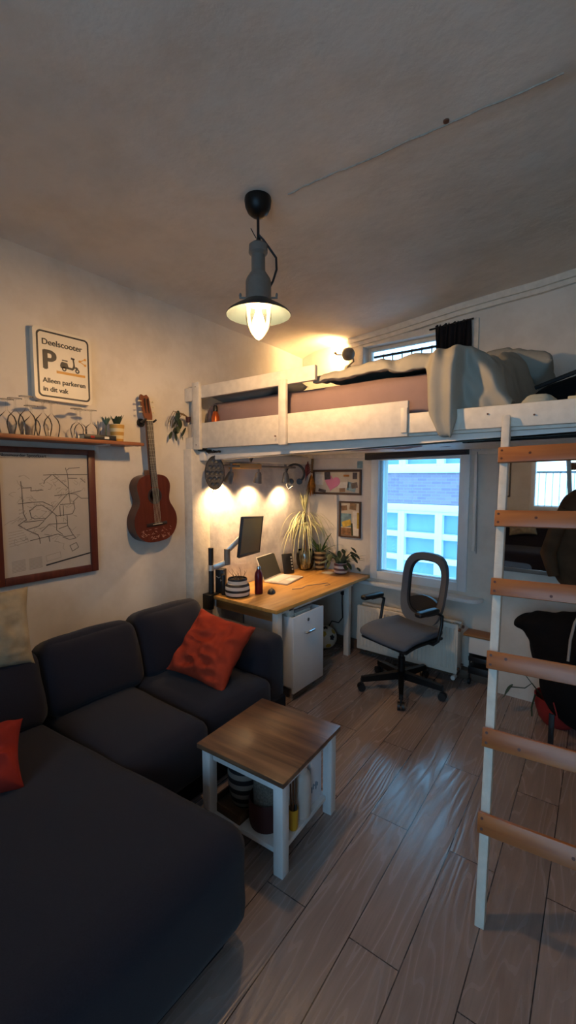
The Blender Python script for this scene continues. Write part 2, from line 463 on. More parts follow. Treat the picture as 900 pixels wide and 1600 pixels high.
def merge(bm, other):
    me = bpy.data.meshes.new('t'); other.to_mesh(me); other.free(); bm.from_mesh(me); bpy.data.meshes.remove(me); return bm

def on_left_wall(x, y, z):   # local X -> world +Y, local Y -> world Z, local Z -> world +X
    return Matrix(((0, 0, 1, x), (1, 0, 0, y), (0, 1, 0, z), (0, 0, 0, 1)))
def on_back_wall(x, y, z):   # local X -> world +X, local Y -> world Z, local Z -> world -Y
    return Matrix(((1, 0, 0, x), (0, 0, -1, y), (0, 1, 0, z), (0, 0, 0, 1)))

# ------------------------------------------------------------------ camera
cam = bpy.data.cameras.new('camera'); cam.sensor_fit = 'VERTICAL'; cam.sensor_height = 36; cam.lens = 684/1600*36; cam.clip_start = .02
co = bpy.data.objects.new('camera', cam); COL.objects.link(co)
co.location = (0, 0, 1.72); co.rotation_euler = (R(90-4.680), 0, R(37.678)); scene.camera = co

# ------------------------------------------------------------------ room shell
XL, YW, XR, YB = -2.78, 3.85, 1.35, -1.95
struct('floor', box(B(), (XL-.2, YB-.2, -.1), (XR+.2, YW+.2, 0)), M['floor'], smooth=0)

def ceil_z(x, y):
    u = (x-XL)/2.4
    back = 3.055-.03*max(0, min(1, (y-1.1)/2.75))*2 + u*(.19*max(0, min(1, (y-.9)/2.95)))
    front = 3.06+.02*u
    z = back if y > 1.80+.08*(x+1.4) else front*.5+back*.5
    z += .012*mnoise.noise(V((x*1.3, y*1.3, 0)))+.006*mnoise.noise(V((x*4, y*4, 3)))
    if x < XL+.22: z -= .035*((XL+.22-x)/.22)**2      # plaster cove along the left wall
    return z
bm = B(); nx, ny = 90, 120; g = {}
for i in range(nx+1):
    for j in range(ny+1):
        x = XL-.1+(XR-XL+.2)*i/nx; y = YB-.1+(YW-YB+.2)*j/ny
        g[i, j] = bm.verts.new((x, y, ceil_z(x, y)))
top = {}
for i in range(nx):
    for j in range(ny): bm.faces.new((g[i, j], g[i, j+1], g[i+1, j+1], g[i+1, j]))
c = struct('ceiling', bm, M['ceil'], smooth=60)
sm = c.modifiers.new('thick', 'SOLIDIFY'); sm.thickness = .1; sm.offset = -1 if c.data.polygons[0].normal.z < 0 else 1
# plaster crack and the small hook hole on the ceiling
bm = B(); random.seed(4); pts = []
for k in range(60):
    t = k/59; x = -1.36+t*1.12; y = 1.76+.09*t+.006*mnoise.noise(V((t*20, 0, 0)))+.012*mnoise.noise(V((t*5, 2, 0)))
    pts.append(V((x, y, min(ceil_z(x, y+.012), ceil_z(x, y-.012))-.001)))
tube(bm, pts, [.0032+.0035*abs(mnoise.noise(V((k*.3, 1, 1)))) for k in range(60)], 6)
struct('trim_1', bm, mat('plaster_ridge', '#aaa195', .9, var=.2, scale=60))
bm = B(); lathe(bm, [(0, -.004), (.011, -.003), (.012, .004), (0, .006)], (-.62, 1.80, ceil_z(-.62, 1.80)-.002), 12)
tag(obj('ceiling_plug', bm, M['brass']), 'small brown plug in the ceiling beside the plaster ridge', 'ceiling plug')

struct('wall_left', box(B(), (XL-.2, YB-.2, 0), (XL, YW+.2, 3.2)), M['wall'], smooth=0)
bm = B(); box(bm, (XR, YB-.2, 0), (XR+.2, YW+.2, 3.3)); struct('wall_right', bm, M['wall'], smooth=0)

def wall_holes(x0, x1, z0, z1, y0, y1, holes):
    """wall made of boxes around rectangular openings (x0,x1,z0,z1), sorted by z"""
    bm = B(); xs = sorted({x0, x1, *[h[0] for h in holes], *[h[1] for h in holes]}); zs = sorted({z0, z1, *[h[2] for h in holes], *[h[3] for h in holes]})
    for a, c in zip(zs, zs[1:]):
        run = None
        for p, q in zip(xs, xs[1:]):
            hole = any(h[0]-1e-6 <= p and q <= h[1]+1e-6 and h[2]-1e-6 <= a and c <= h[3]+1e-6 for h in holes)
            if hole:
                if run: box(bm, (run[0], y0, a), (run[1], y1, c)); run = None
            else: run = [run[0], q] if run else [p, q]
        if run: box(bm, (run[0], y0, a), (run[1], y1, c))
    return bm
W1 = (-1.885, -1.118, .79, 1.895); W2 = (-2.06, -1.06, 2.50, 2.955); W3 = (-1.36, .0, 1.15, 2.6); D1 = (.15, 1.2, .06, 2.6)
struct('wall_back', wall_holes(XL-.2, XR+.2, 0, 3.4, YW, YW+.22, [W1, W2]), M['wall'], smooth=0)
struct('wall_front', wall_holes(XL-.2, XR+.2, 0, 3.2, YB-.2, YB, [W3, D1]), M['wall'], smooth=0)
# wall lining behind the desk and the pilaster at the loft's left end
struct('wall_nook', box(B(), (XL, 2.43, 0), (-2.70, YW, 1.93)), M['nook'], smooth=0)
bm = B(); box(bm, (XL, 2.25, 0), (-2.685, 2.43, 1.93), .004); struct('trim_2', bm, M['oldwhite'])
# wall step with the mirror
bm = B(); box(bm, (-.745, 3.68, 0), (XR, YW, 1.93)); struct('wall_step', bm, M['wall'], smooth=0)
bm = B(); box(bm, (-.775, 3.672, 0), (-.742, 3.70, .42), .003); struct('trim_3', bm, M['skirt'])
# skirting under the window
bm = B(); box(bm, (-2.70, 3.765, 0), (-.775, YW, .075), .004); struct('baseboard_back', bm, M['skirt'])
# cornice above the upper window
bm = B()
for k, (dz, dy, h) in enumerate(((-.055, .035, .03), (-.02, .06, .03))):
    n = 24; ring = []
    for i in range(n):
        xa, xb = -2.2+(XR+2.2)*i/n, -2.2+(XR+2.2)*(i+1)/n
        za, zb = ceil_z(xa, YW-.05)+dz, ceil_z(xb, YW-.05)+dz
        vs = [bm.verts.new(p) for p in ((xa, YW, za-h), (xb, YW, zb-h), (xb, YW-dy, zb-h), (xa, YW-dy, za-h), (xa, YW, za+h), (xb, YW, zb+h), (xb, YW-dy, zb+h), (xa, YW-dy, za+h))]
        for f in ((3, 2, 1, 0), (4, 5, 6, 7), (0, 1, 5, 4), (2, 3, 7, 6), (1, 2, 6, 5), (3, 0, 4, 7)): bm.faces.new([vs[q] for q in f])
struct('trim_4', bm, M['oldwhite'])
# wall lines left of the window: thin pipe casing
bm = B(); box(bm, (-2.36, 3.832, .75), (-2.325, YW, 1.53), .004); struct('trim_5', bm, M['wall'])

# windows
def rect_frame(bm, x0, x1, z0, z1, y0, y1, w, bev=.004, dz=0):
    box(bm, (x0, y0, z0), (x0+w, y1, z1), bev); box(bm, (x1-w, y0, z0), (x1, y1, z1), bev)
    box(bm, (x0+w, y0, z0), (x1-w, y1, z0+w), bev); box(bm, (x0+w, y0, z1-w), (x1-w, y1, z1), bev)
    return bm
w1 = struct('window_1')
bm = B()
rect_frame(bm, W1[0]-.065, W1[1]+.075, W1[2]-.06, W1[3]+.05, YW-.018, YW+.03, .075)
rect_frame(bm, W1[0], W1[1], W1[2], W1[3], YW+.03, YW+.10, .022)
f = obj('window_frame', bm, M['framepaint'], w1)
obj('window_pane', box(B(), (W1[0]+.01, YW+.06, W1[2]+.01), (W1[1]-.01, YW+.064, W1[3]-.01)), M['tintglass'], w1)
# sill with a rounded right end
poly = [(-2.05, YW), (-2.05, 3.785)]
for k in range(9):
    a = R(-90+k*90/8); poly.append((-1.00+.10*math.cos(a), 3.825+.105*math.sin(a)))
poly += [(-.90, YW)]
bm = prism(B(), poly, .03, Matrix.Translation((0, 0, .668)))
bmesh.ops.bevel(bm, geom=[e for e in bm.edges if abs(e.verts[0].co.z-e.verts[1].co.z) < 1e-6], offset=.006, segments=2, affect='EDGES')
obj('window_sill', bm, M['sill'], w1)
w2 = struct('window_2')
bm = B(); rect_frame(bm, W2[0]-.05, W2[1]+.05, W2[2]-.05, W2[3]+.045, YW-.02, YW+.03, .055)
rect_frame(bm, W2[0], W2[1], W2[2], W2[3], YW+.1, YW+.16, .028)
obj('window_frame', bm, M['oldwhite'], w2)
obj('window_pane', box(B(), (W2[0]+.02, YW+.13, W2[2]+.02), (W2[1]-.02, YW+.134, W2[3]-.04)), M['glass'], w2)
bm = B(); x = W2[0]+.12
while x < W2[1]-.06: cyl(bm, (x, YW+.19, W2[2]), (x, YW+.19, W2[3]-.05), .006, n=8); x += .095
box(bm, (W2[0]+.02, YW+.18, W2[3]-.075), (W2[1]-.02, YW+.20, W2[3]-.055))
obj('window_bars', bm, M['blackmetal'], w2)
w3 = struct('window_3')
bm = B(); rect_frame(bm, W3[0]-.06, W3[1]+.06, W3[2]-.06, W3[3]+.06, YB-.06, YB+.02, .075)
box(bm, (-.66, YB-.06, W3[2]), (-.53, YB+.02, W3[3]), .004)
obj('window_frame', bm, M['framepaint'], w3)
obj('window_pane', box(B(), (W3[0], YB-.04, W3[2]), (W3[1], YB-.036, W3[3])), M['glass'], w3)

d1 = struct('added_door_1')  # glass door added behind the camera to let more daylight in
bm = B(); rect_frame(bm, D1[0]-.06, D1[1]+.06, D1[2]-.05, D1[3]+.06, YB-.06, YB+.02, .11); obj('door_frame', bm, M['framepaint'], d1)
obj('door_glass', box(B(), (D1[0], YB-.04, D1[2]), (D1[1], YB-.036, D1[3])), M['glass'], d1)
obj('door_handle', tube(B(), [(D1[0]+.03, YB+.02, 1.05), (D1[0]+.03, YB+.06, 1.05), (D1[0]+.14, YB+.06, 1.05)], .009, 8), M['chrome'], d1)

# ------------------------------------------------------------------ outside
struct('street_ground', box(B(), (-30, 4.5, -3.2), (30, 40, -3.0)), M['asphalt'], smooth=0)
bd = thing('apartment_building', 'brick apartment building with rows of white framed windows across the street', 'building', (-3.5, 9, -3))
holes = []
rows = [(-2.6, -.85), (-.55, .98), (1.92, 3.2)]
cols = [(-3.83+.81*k+.065, -3.83+.81*(k+1)-.065) for k in range(-4, 6)]
for za, zb in rows:
    for xa, xb in cols: holes.append((xa, xb, za, zb))
obj('facade_wall', wall_holes(-8.5, 5, -3, 3.75, 9, 9.3, holes), M['brickw'], bd, smooth=0)
obj('cornice', box(B(), (-8.6, 8.8, 3.75), (5.1, 9.3, 3.95), .02), M['facadewhite'], bd)
bm = B()
for z in (-.62, 1.06, 1.86, 3.26): box(bm, (-8.5, 8.93, z-.07), (5, 9.0, z+.07), .01)
obj('ledge', bm, M['facadewhite'], bd)
random.seed(11)
for ri, (za, zb) in enumerate(rows):
    for xa, xb in cols:
        bm = B(); rect_frame(bm, xa-.065, xb+.065, za-.02, zb+.02, 8.96, 9.12, .075)
        for k in range(1, 3):
            z = za+(zb-za)*k/3
            if ri == 2 and k == 1: continue
            box(bm, (xa, 8.975, z-.06), (xb, 9.11, z+.06), .01)
        fr = obj('window', bm, M['facadewhite'], bd)
        obj('pane', box(B(), (xa, 9.10, za+.05), (xb, 9.105, zb-.05)), M['facadeglass'], fr, smooth=0)
        bm = B(); n = 40; vs = []
        for i in range(n+1):
            t = i/n; x = xa+.1+(xb-xa-.2)*t
            vs.append((bm.verts.new((x, 9.16+.02*math.sin(t*60), za+.08)), bm.verts.new((x, 9.16+.02*math.sin(t*60+.4), zb-.05))))
        for p, q in zip(vs, vs[1:]): bm.faces.new((p[0], q[0], q[1], p[1]))
# balcony rail behind the rear window
rl = thing('balcony_railing', 'dark iron balcony railing outside the window reflected in the mirror', 'railing', (-.6, -2.75, 0))
bm = B(); cyl(bm, (-1.9, -2.75, 1.80), (.9, -2.75, 1.80), .022, n=10); cyl(bm, (-1.9, -2.75, 1.12), (.9, -2.75, 1.12), .015, n=8)
obj('handrail', bm, M['blackmetal'], rl)
bm = B()
for k in range(24): cyl(bm, (-1.88+k*.12, -2.75, .4), (-1.88+k*.12, -2.75, 1.80), .008, n=6)
obj('balusters', bm, M['blackmetal'], rl)

# ------------------------------------------------------------------ sofa
so = thing('corner_sofa', 'charcoal fabric corner sofa with chaise along the left wall', 'sofa', (-2.4, 1.1, 0))
bm = B(); box(bm, (-2.76, .06, .0), (-1.74, 2.24, .26), .02); box(bm, (-2.2, .06, .0), (-1.07, 1.04, .20), .03)
obj('base', bm, M['sofabase'], so)
obj('back_frame', softbox(B(), (-2.765, .05, .1), (-2.60, 2.24, .66), .04, 8), M['sofa'], so)
obj('armrest', softbox(B(), (-2.70, 2.055, .03), (-1.775, 2.275, .66), .055, 12, (.012, .01, .012)), M['sofa'], so)
# chaise: slightly skewed block with round front corner
sk = Matrix(((1, 0, 0, 0), (.115, 1, 0, .235), (0, 0, 1, 0), (0, 0, 0, 1)))
obj('chaise_seat', softbox(B(), (-2.62, .04, .055), (-1.025, 1.0, .452), .075, 16, (.02, .015, .018), .004, 3, sk), M['sofa'], so)
obj('seat_cushion', softbox(B(), (-2.50, .985, .15), (-1.66, 1.495, .445), .06, 14, (.02, .0, .02), .004, 5), M['sofa'], so)
obj('seat_cushion', softbox(B(), (-2.50, 1.495, .15), (-1.70, 2.06, .447), .06, 14, (.02, .0, .02), .004, 9), M['sofa'], so)
for k, (ya, yb, zt) in enumerate(((.42, .975, .77), (.98, 1.555, .785), (1.56, 2.10, .80))):
    m = Matrix.Translation((-2.37, 0, .42)) @ Matrix.Rotation(R(-20), 4, 'Y')
    bm = softbox(B(), (-.13, ya, .0), (.10, yb, zt-.38), .07, 14, (.035, .0, .02), .006, k*4)
    bm.transform(m); obj('back_cushion', bm, M['sofa'], so)

def cushion(name, label, c, ux, uy, w, h, t, m, seed, wr=.012):
    ux = V(ux).normalized(); uz = ux.cross(V(uy)).normalized(); uy = uz.cross(ux)
    mt = Matrix(((ux.x, uy.x, uz.x, c[0]), (ux.y, uy.y, uz.y, c[1]), (ux.z, uy.z, uz.z, c[2]), (0, 0, 0, 1)))
    return tag(obj(name, pillow(B(), w, h, t, mt, seed, wr), m, smooth=70), label, 'cushion')
cushion('throw_cushion', 'crumpled orange red cushion leaning on the sofa armrest', (-2.045, 1.845, .625), (.43, .05, -.05), (.02, .25, .28), .46, .44, .15, M['red'], 2, .022)
cushion('throw_cushion', 'beige cushion perched on the sofa back under the framed map', (-2.46, .745, .955), (.10, 1, -.05), (-.32, .0, 1), .42, .40, .13, M['beige'], 7)
cushion('throw_cushion', 'dark red cushion on the chaise cut by the left edge of the photo', (-2.05, .50, .565), (.35, 1, -.05), (-1., .2, .75), .46, .30, .17, M['red2'], 12, .016)

# dark armchair and pillow at the rear wall (seen in the mirror)
ac = thing('armchair', 'dark upholstered armchair by the rear wall, seen in the mirror', 'armchair', (-1.35, -1.4, 0))
obj('seat', softbox(B(), (-1.95, -1.75, .12), (-.75, -.85, .44), .06, 10, (.01, .01, .02)), M['sofa'], ac)
obj('backrest', softbox(B(), (-1.95, -1.86, .1), (-.75, -1.62, .86), .07, 10, (0, .02, .01)), M['sofa'], ac)
obj('armrest', softbox(B(), (-2.12, -1.80, .05), (-1.93, -.86, .62), .05, 8), M['sofa'], ac)
bm = B(); box(bm, (-1.9, -1.7, 0), (-.8, -.9, .13), .01); obj('base', bm, M['sofabase'], ac)
cushion('throw_cushion', 'pale cushion on the armchair back reflected in the mirror', (-1.47, -1.56, .86), (1, 0, .12), (0, -.15, 1), .46, .42, .12, M['beige'], 21)
pf = thing('picture_frame', 'thin dark empty frame on the rear wall, seen in the mirror', 'picture', (-1.95, YB, 1.6))
obj('frame', rect_frame(B(), -2.2, -1.76, 1.32, 2.0, YB, YB+.02, .025), M['black'], pf)
obj('picture', box(B(), (-2.18, YB, 1.34), (-1.78, YB+.008, 1.98)), M['photoe'], pf)

# ------------------------------------------------------------------ coffee table and what stands in it
cm = Matrix.Translation((-1.327, 1.582, 0)) @ Matrix.Rotation(R(3.6), 4, 'Z')
ct = thing('coffee_table', 'small square coffee table with dark wooden top and white legs', 'coffee table', mtx=cm)
def L(bm, name, m, parent, **k): return obj(name, bm, m, parent, local=True, **k)
L(box(B(), (-.252, -.258, .428), (.252, .258, .452), .004), 'tabletop', M['tabletop'], ct)
for sx in (-1, 1):
    for sy in (-1, 1):
        L(box(B(), (sx*.21-.025, sy*.215-.025, 0), (sx*.21+.025, sy*.215+.025, .428), .004), 'leg', M['tablepaint'], ct)
bm = B()
for sy in (-1, 1): box(bm, (-.18, sy*.212-.011, .375), (.18, sy*.212+.011, .428), .002)
for sx in (-1, 1): box(bm, (sx*.205-.011, -.186, .375), (sx*.205+.011, .186, .428), .002)
L(bm, 'apron', M['tablepaint'], ct)
L(box(B(), (-.205, -.212, .072), (.205, .212, .096), .003), 'lower_shelf', M['tablepaint'], ct)

def P(x, y, z=0): return cm @ V((x, y, z))
tr = thing('serving_tray', 'dark wooden tray under the striped pot in the coffee table', 'tray', P(-.115, -.075, .096))
a = tr.location
bm = B(); box(bm, (a.x-.105, a.y-.125, .096), (a.x+.09, a.y+.115, .106), .002); obj('tray_base', bm, M['traywood'], tr)
bm = B(); rect = [(-.105, -.125, -.095, .115), (.08, -.125, .09, .115), (-.095, -.125, .08, -.115), (-.095, .105, .08, .115)]
for p in rect: box(bm, (a.x+p[0], a.y+p[1], .106), (a.x+p[2], a.y+p[3], .14), .002)
obj('rim', bm, M['traywood'], tr)
a = P(-.11, -.07)
bm = lathe(B(), [(0, .107), (.058, .107), (.072, .14), (.084, .2), (.087, .26), (.083, .31), (.072, .345), (.064, .36), (.058, .358), (.07, .335), (.076, .3), (.06, .13), (0, .12)], (a.x, a.y, 0), 40)
tag(obj('striped_pot', bm, M['strbasket']), 'black and grey banded pot standing on the tray in the coffee table', 'pot')
a = P(.055, -.11)
bk = thing('storage_basket', 'oxblood round basket on the coffee table shelf', 'basket', (a.x, a.y, .096))
bm = lathe(B(), [(0, .097), (.078, .097), (.084, .12), (.086, .22), (.082, .23), (.079, .22), (.076, .12), (0, .108)], (a.x, a.y, 0), 36)
obj('basket', bm, M['darkred'], bk)
bm = B(); pts = []
for k in range(150):
    t = k/149; ang = t*2*PI*3.2; r = .008+.060*t; pts.append((ang, r))
lo, hi = [], []
for ang, r in pts:
    for z, lst in ((.15, lo), (.335, hi)):
        lst.append((bm.verts.new((a.x+(r-.006)*math.cos(ang), a.y+(r-.006)*math.sin(ang), z)), bm.verts.new((a.x+(r+.006)*math.cos(ang), a.y+(r+.006)*math.sin(ang), z))))
for k in range(len(pts)-1):
    bm.faces.new((lo[k][0], lo[k+1][0], lo[k+1][1], lo[k][1])); bm.faces.new((hi[k][0], hi[k][1], hi[k+1][1], hi[k+1][0]))
    bm.faces.new((lo[k][1], lo[k+1][1], hi[k+1][1], hi[k][1])); bm.faces.new((lo[k][0], hi[k][0], hi[k+1][0], lo[k+1][0]))
tag(obj('rolled_blanket', bm, M['wool']), 'rolled grey knitted blanket standing in the oxblood basket', 'blanket')
a = P(.180, -.075)
yp = thing('brush_holder', 'small yellow glazed cup holding brushes in the coffee table', 'cup', (a.x, a.y, .096))
obj('cup', lathe(B(), [(0, .097), (.020, .097), (.023, .11), (.024, .195), (.021, .195), (.02, .11), (0, .105)], (a.x, a.y, 0), 24), M['yellowpot'], yp)
random.seed(5)
for k in range(6):
    an = k*1.05; q = V((a.x+.010*math.cos(an), a.y+.010*math.sin(an), .11)); e = V((a.x+.016*math.cos(an), a.y+.016*math.sin(an), .345+random.random()*.03))
    bm = cyl(B(), q, e, .0035, n=8)
    s = tag(obj('paint_brush', bm, M['stick']), 'thin brown wooden brush standing in the yellow cup', 'brush', 'brushes in the yellow cup')
    if k == 0: ellipsoid(b2 := B(), q+V((.004, 0, .09)), (.008, .008, .022)); obj('bristles', b2, M['black'], s)
a = P(.165, .02)
jg = thing('plastic_bottle', 'cloudy plastic bottle with wide neck on the coffee table shelf', 'bottle', (a.x, a.y, .096))
obj('bottle', lathe(B(), [(0, .097), (.042, .097), (.046, .105), (.046, .285), (.040, .305), (.026, .318), (.026, .345), (0, .346)], (a.x, a.y, 0), 28), M['plastic'], jg)
obj('cap', lathe(B(), [(.0, .346), (.031, .344), (.032, .348), (.032, .372), (.029, .376), (0, .376)], (a.x, a.y, 0), 28), mat('cap_beige', '#8f8074', .5), jg)
a = P(.13, .13)
cb = thing('carton_box', 'white carton with blue print at the back of the coffee table', 'box', (a.x, a.y, .096))
bm = B(); box(bm, (a.x-.06, a.y-.04, .097), (a.x+.05, a.y+.055, .36), .003); obj('carton', bm, M['carton'], cb)
bm = B()
for k in range(5): box(bm, (a.x+.0502, a.y-.035+.012*k, .16+.012*(k % 3)), (a.x+.0512, a.y-.028+.012*k, .19+.01*(k % 2)))
obj('printed_mark', bm, M['blue'], cb)

# ------------------------------------------------------------------ loft bed
LY = 2.30
lb = thing('loft_bed', 'white painted timber loft bed frame spanning the room', 'loft bed', (-1.2, 3.05, 0))
obj('guard_rail', box(B(), (-2.775, LY-.01, 2.315), (-1.56, LY+.022, 2.408), .004), M['oldwhite'], lb)
for x in (-2.685, -1.832): obj('rail_post', box(B(), (x, LY-.034, 1.925), (x+.078 if x < -2 else x+.06, LY-.006, 2.435 if x < -2 else 2.345), .004), M['oldwhite'], lb)
bm = box(B(), (-2.775, LY-.006, 1.935), (-.955, LY+.02, 2.128), .004); obj('front_board', bm, M['oldwhite'], lb)
bm = box(B(), (-.953, LY-.003, 1.952), (.9, LY+.02, 2.058), .004); obj('front_board', bm, M['oldwhite'], lb)
obj('joint_block', box(B(), (-.99, LY-.016, 1.955), (-.955, LY-.006, 2.09), .003), M['oldwhite'], lb)
bm = box(B(), (-2.62, LY+.05, 1.878), (.9, LY+.12, 1.938), .004)
for v in bm.verts:
    if v.co.z < 1.9: v.co.z += .030*(v.co.x+1.42)
obj('support_beam', bm, M['white'], lb)
obj('wall_beam', box(B(), (-2.698, 2.33, 1.842), (-2.628, 3.845, 1.912), .004), M['white'], lb)
obj('wall_beam', box(B(), (-2.62, 3.828, 1.90), (.9, 3.848, 2.0), .004), M['oldwhite'], lb)
obj('platform', box(B(), (-2.77, LY+.022, 1.938), (.9, 3.75, 1.958)), M['oldwhite'], lb)
obj('end_block', box(B(), (-2.778, LY-.03, 2.30), (-2.69, LY-.01, 2.402), .004), M['oldwhite'], lb)
obj('end_block', box(B(), (-2.778, LY-.03, 1.93), (-2.69, LY-.006, 2.02), .004), M['oldwhite'], lb)
obj('end_panel', box(B(), (-2.778, LY+.025, 1.96), (-2.73, LY+.06, 2.31), .004), M['oldwhite'], lb)
for p in ((-1.86, 1.985), (-2.645, 1.96), (-2.645, 2.40), (-.97, 1.98), (-.80, 1.99), (-.55, 2.02), (-.35, 2.0)):
    yy = LY-(.036 if p[0] < -2.6 or -1.9 < p[0] < -1.7 else .008); obj('screw', cyl(B(), (p[0], yy, p[1]), (p[0], yy+.012, p[1]), .0045, n=8), M['brass'], lb)

ms = tag(obj('mattress', softbox(B(), (-2.70, LY+.10, 1.96), (-.62, 3.72, 2.295), .07, 20, (.0, .02, .03), .014, 4), M['mattress'], smooth=70), 'brownish mauve sheeted mattress behind the loft rail', 'mattress')

# duvet: a draped quilt; every column runs from the front hem up and over the mattress
def sstep(a, b, x): t = max(0, min(1, (x-a)/(b-a))); return t*t*(3-2*t)
bm = B(); nu, nv = 110, 70; g = {}
for i in range(nu+1):
    x = -1.62+1.17*i/nu
    hang = sstep(-.885, -.825, x)*(1-sstep(-.715, -.68, x))       # part that falls over the board
    foot = sstep(-.73, -.67, x)                                 # part tucked behind the board at the foot end
    hem = 2.318-.02*sstep(-1.2, -.9, x)-.39*hang*(.62+.38*sstep(-.86, -.76, x)*(1-.35*sstep(-.74, -.69, x)))-.27*foot
    yf = LY+.045-.085*hang-.005*foot
    top0 = 2.392-.17*sstep(-.70, -.45, x)**1.6
    end = sstep(-.56, -.45, x)
    for j in range(nv+1):
        t = j/nv
        crest = top0+.018*math.sin(x*5+.8)*(1-foot)
        if t < .38:
            s = t/.38; ang = s*PI/2
            z = hem+(crest-hem)*(math.sin(ang)**.9); y = yf+(.16)*(1-math.cos(ang))**1.3
        else:
            s = (t-.38)/.62
            y = yf+.16+s*(3.62-yf-.16); z = crest+.035*sstep(0, .4, s)+.012*math.sin(s*9+x*3)
            z += .13*foot*sstep(.35, .7, s)*(1-sstep(.9, 1, s))-.2*sstep(.88, 1, s)*(1-foot*.5)
        z = z*(1-end)+min(z, 2.02+.25*s*(t >= .38))*end if t >= .38 else z*(1-end*.5)+2.0*end*.5
        wv = mnoise.noise(V((x*6, y*4, z*5)))*.022+mnoise.noise(V((x*16+y*6, y*9, z*12)))*.010
        ph = (x*.9+.55*(z-2.1)+.2*y); dv = foot*(.011*math.sin(ph*62)+.012*math.sin(ph*27+1))+hang*math.sin(x*60+z*6)*.009+(1-foot)*.006*math.sin(x*34+y*9)*(t < .5)
        g[i, j] = bm.verts.new((x+.5*wv*(1 if 0 < i < nu else .3), y-(wv+dv)*(.9 if t < .45 else .2), z+wv*.8+dv*.5))
for i in range(nu):
    for j in range(nv): bm.faces.new((g[i, j], g[i+1, j], g[i+1, j+1], g[i, j+1]))
dv = obj('duvet', bm, M['duvet'], smooth=70)
s = dv.modifiers.new('thick', 'SOLIDIFY'); s.thickness = .045; s.offset = -1
s = dv.modifiers.new('soft', 'SUBSURF'); s.levels = 1; s.render_levels = 1
tag(dv, 'grey green duvet spilling over the front board of the loft bed', 'duvet')
# pillow behind the slot of the rail
mt = Matrix.Translation((-2.33, 2.62, 2.385)) @ Matrix.Rotation(R(6), 4, 'X')
tag(obj('bed_pillow', pillow(B(), .68, .44, .16, mt, 3, .012), M['pillowg'], smooth=70), 'grey pillow lying on the mattress behind the guard rail', 'pillow')
mt = Matrix.Translation((-.60, 3.40, 2.42)) @ Matrix.Rotation(R(-25), 4, 'X') @ Matrix.Rotation(R(18), 4, 'Y')
tag(obj('bed_pillow', pillow(B(), .42, .40, .20, mt, 9, .014), M['duvet'], smooth=70), 'sage pillow lump at the right end of the duvet', 'pillow')
ob = thing('drinking_bottle', 'copper orange bottle standing at the rail slot of the loft bed', 'bottle', (-2.545, LY+.04, 1.958))
x, y = -2.53, LY+.062
obj('bottle', lathe(B(), [(0, 1.96), (.03, 1.96), (.032, 1.97), (.032, 2.17), (.022, 2.20), (.016, 2.215), (0, 2.216)], (x, y, 0), 24), M['copper'], ob)
obj('cap', lathe(B(), [(0, 2.215), (.019, 2.216), (.019, 2.25), (.012, 2.262), (0, 2.262)], (x, y, 0), 20), M['black'], ob)

# dark bag, books and cards on the right end of the loft
gb = thing('travel_bag', 'long black soft bag lying on the loft beside the duvet', 'bag', (0, 3.0, 1.96))
bm = softbox(B(), (-.46, 2.72, 1.965), (.75, 3.25, 2.30), .12, 12, (.01, .02, .02), .02, 6)
for v in bm.verts: v.co.z = 1.962+(v.co.z-1.965)*(.72+.30*max(0, min(1, (v.co.x+.46)/.5)))
obj('bag', bm, M['blacksoft'], gb, smooth=70)
obj('strap', tube(B(), [(-.42, 2.75, 2.20), (-.2, 2.70, 2.26), (.05, 2.69, 2.30), (.3, 2.72, 2.32)], .012, 8), M['black'], gb)
for k, (x0, w, z, h, c, lab) in enumerate(((-.26, .62, 1.96, .065, M['cream'], 'cream card folder lowest in the pile at the loft front'), (-.23, .5, 2.025, .055, M['cream'], 'thick cream book in the middle of the pile at the loft front'), (-.20, .42, 2.08, .055, mat('kraft_card', '#b09a6a', .7, var=.08), 'kraft coloured box topmost in the pile at the loft front'))):
    bm = box(B(), (x0, LY+.05+.01*k, z), (x0+w, LY+.30-.01*k, z+h), .004); tag(obj('card_folder', bm, c), lab, 'folder', 'folders on the loft')
bm = softbox(B(), (-.415, LY+.04, 1.96), (-.28, LY+.16, 2.10), .04, 8, (.01, .01, .01), .012, 8)
tag(obj('folded_cloth', bm, mat('pale_cloth', '#a5a698', .9, var=.1), smooth=70), 'small pale folded cloth between the black bag and the cream folders', 'cloth')

# reading lamp beside the upper window
hl = thing('wall_lamp', 'brown metal reading lamp with round head left of the upper window', 'lamp', (-2.15, YW, 2.87))
hc = V((-2.145, 3.70, 2.868))
ax = V((-1, .18, .12)).normalized(); fx, fy, fz = frame_of(ax)
mrot = Matrix((fx, fy, fz)).transposed()
obj('head', lathe(B(), [(0, -.065), (.03, -.062), (.052, -.042), (.06, -.01), (.058, .02), (.05, .03), (.046, .024), (.05, -.01), (.04, -.04), (0, -.05)], hc, 28, mrot), M['greymetal'], hl)
bm = B(); tube(bm, [hc+V((.05, .0, -.01)), hc+V((.03, .06, -.06)), hc+V((-.05, .10, -.08)), V((-2.22, YW-.02, 2.77))], .008, 8); cyl(bm, (-2.22, YW, 2.77), (-2.22, YW-.025, 2.77), .035)
obj('arm', bm, M['greymetal'], hl)
obj('switch', tube(B(), [hc+V((-.04, -.04, -.01)), hc+V((-.09, -.05, .0)), hc+V((-.11, -.05, .02))], [.006, .006, .011], 8), M['brass'], hl)
obj('bulb', ellipsoid(B(), hc+ax*.012, (.022, .022, .022)), M['spotglow'], hl)

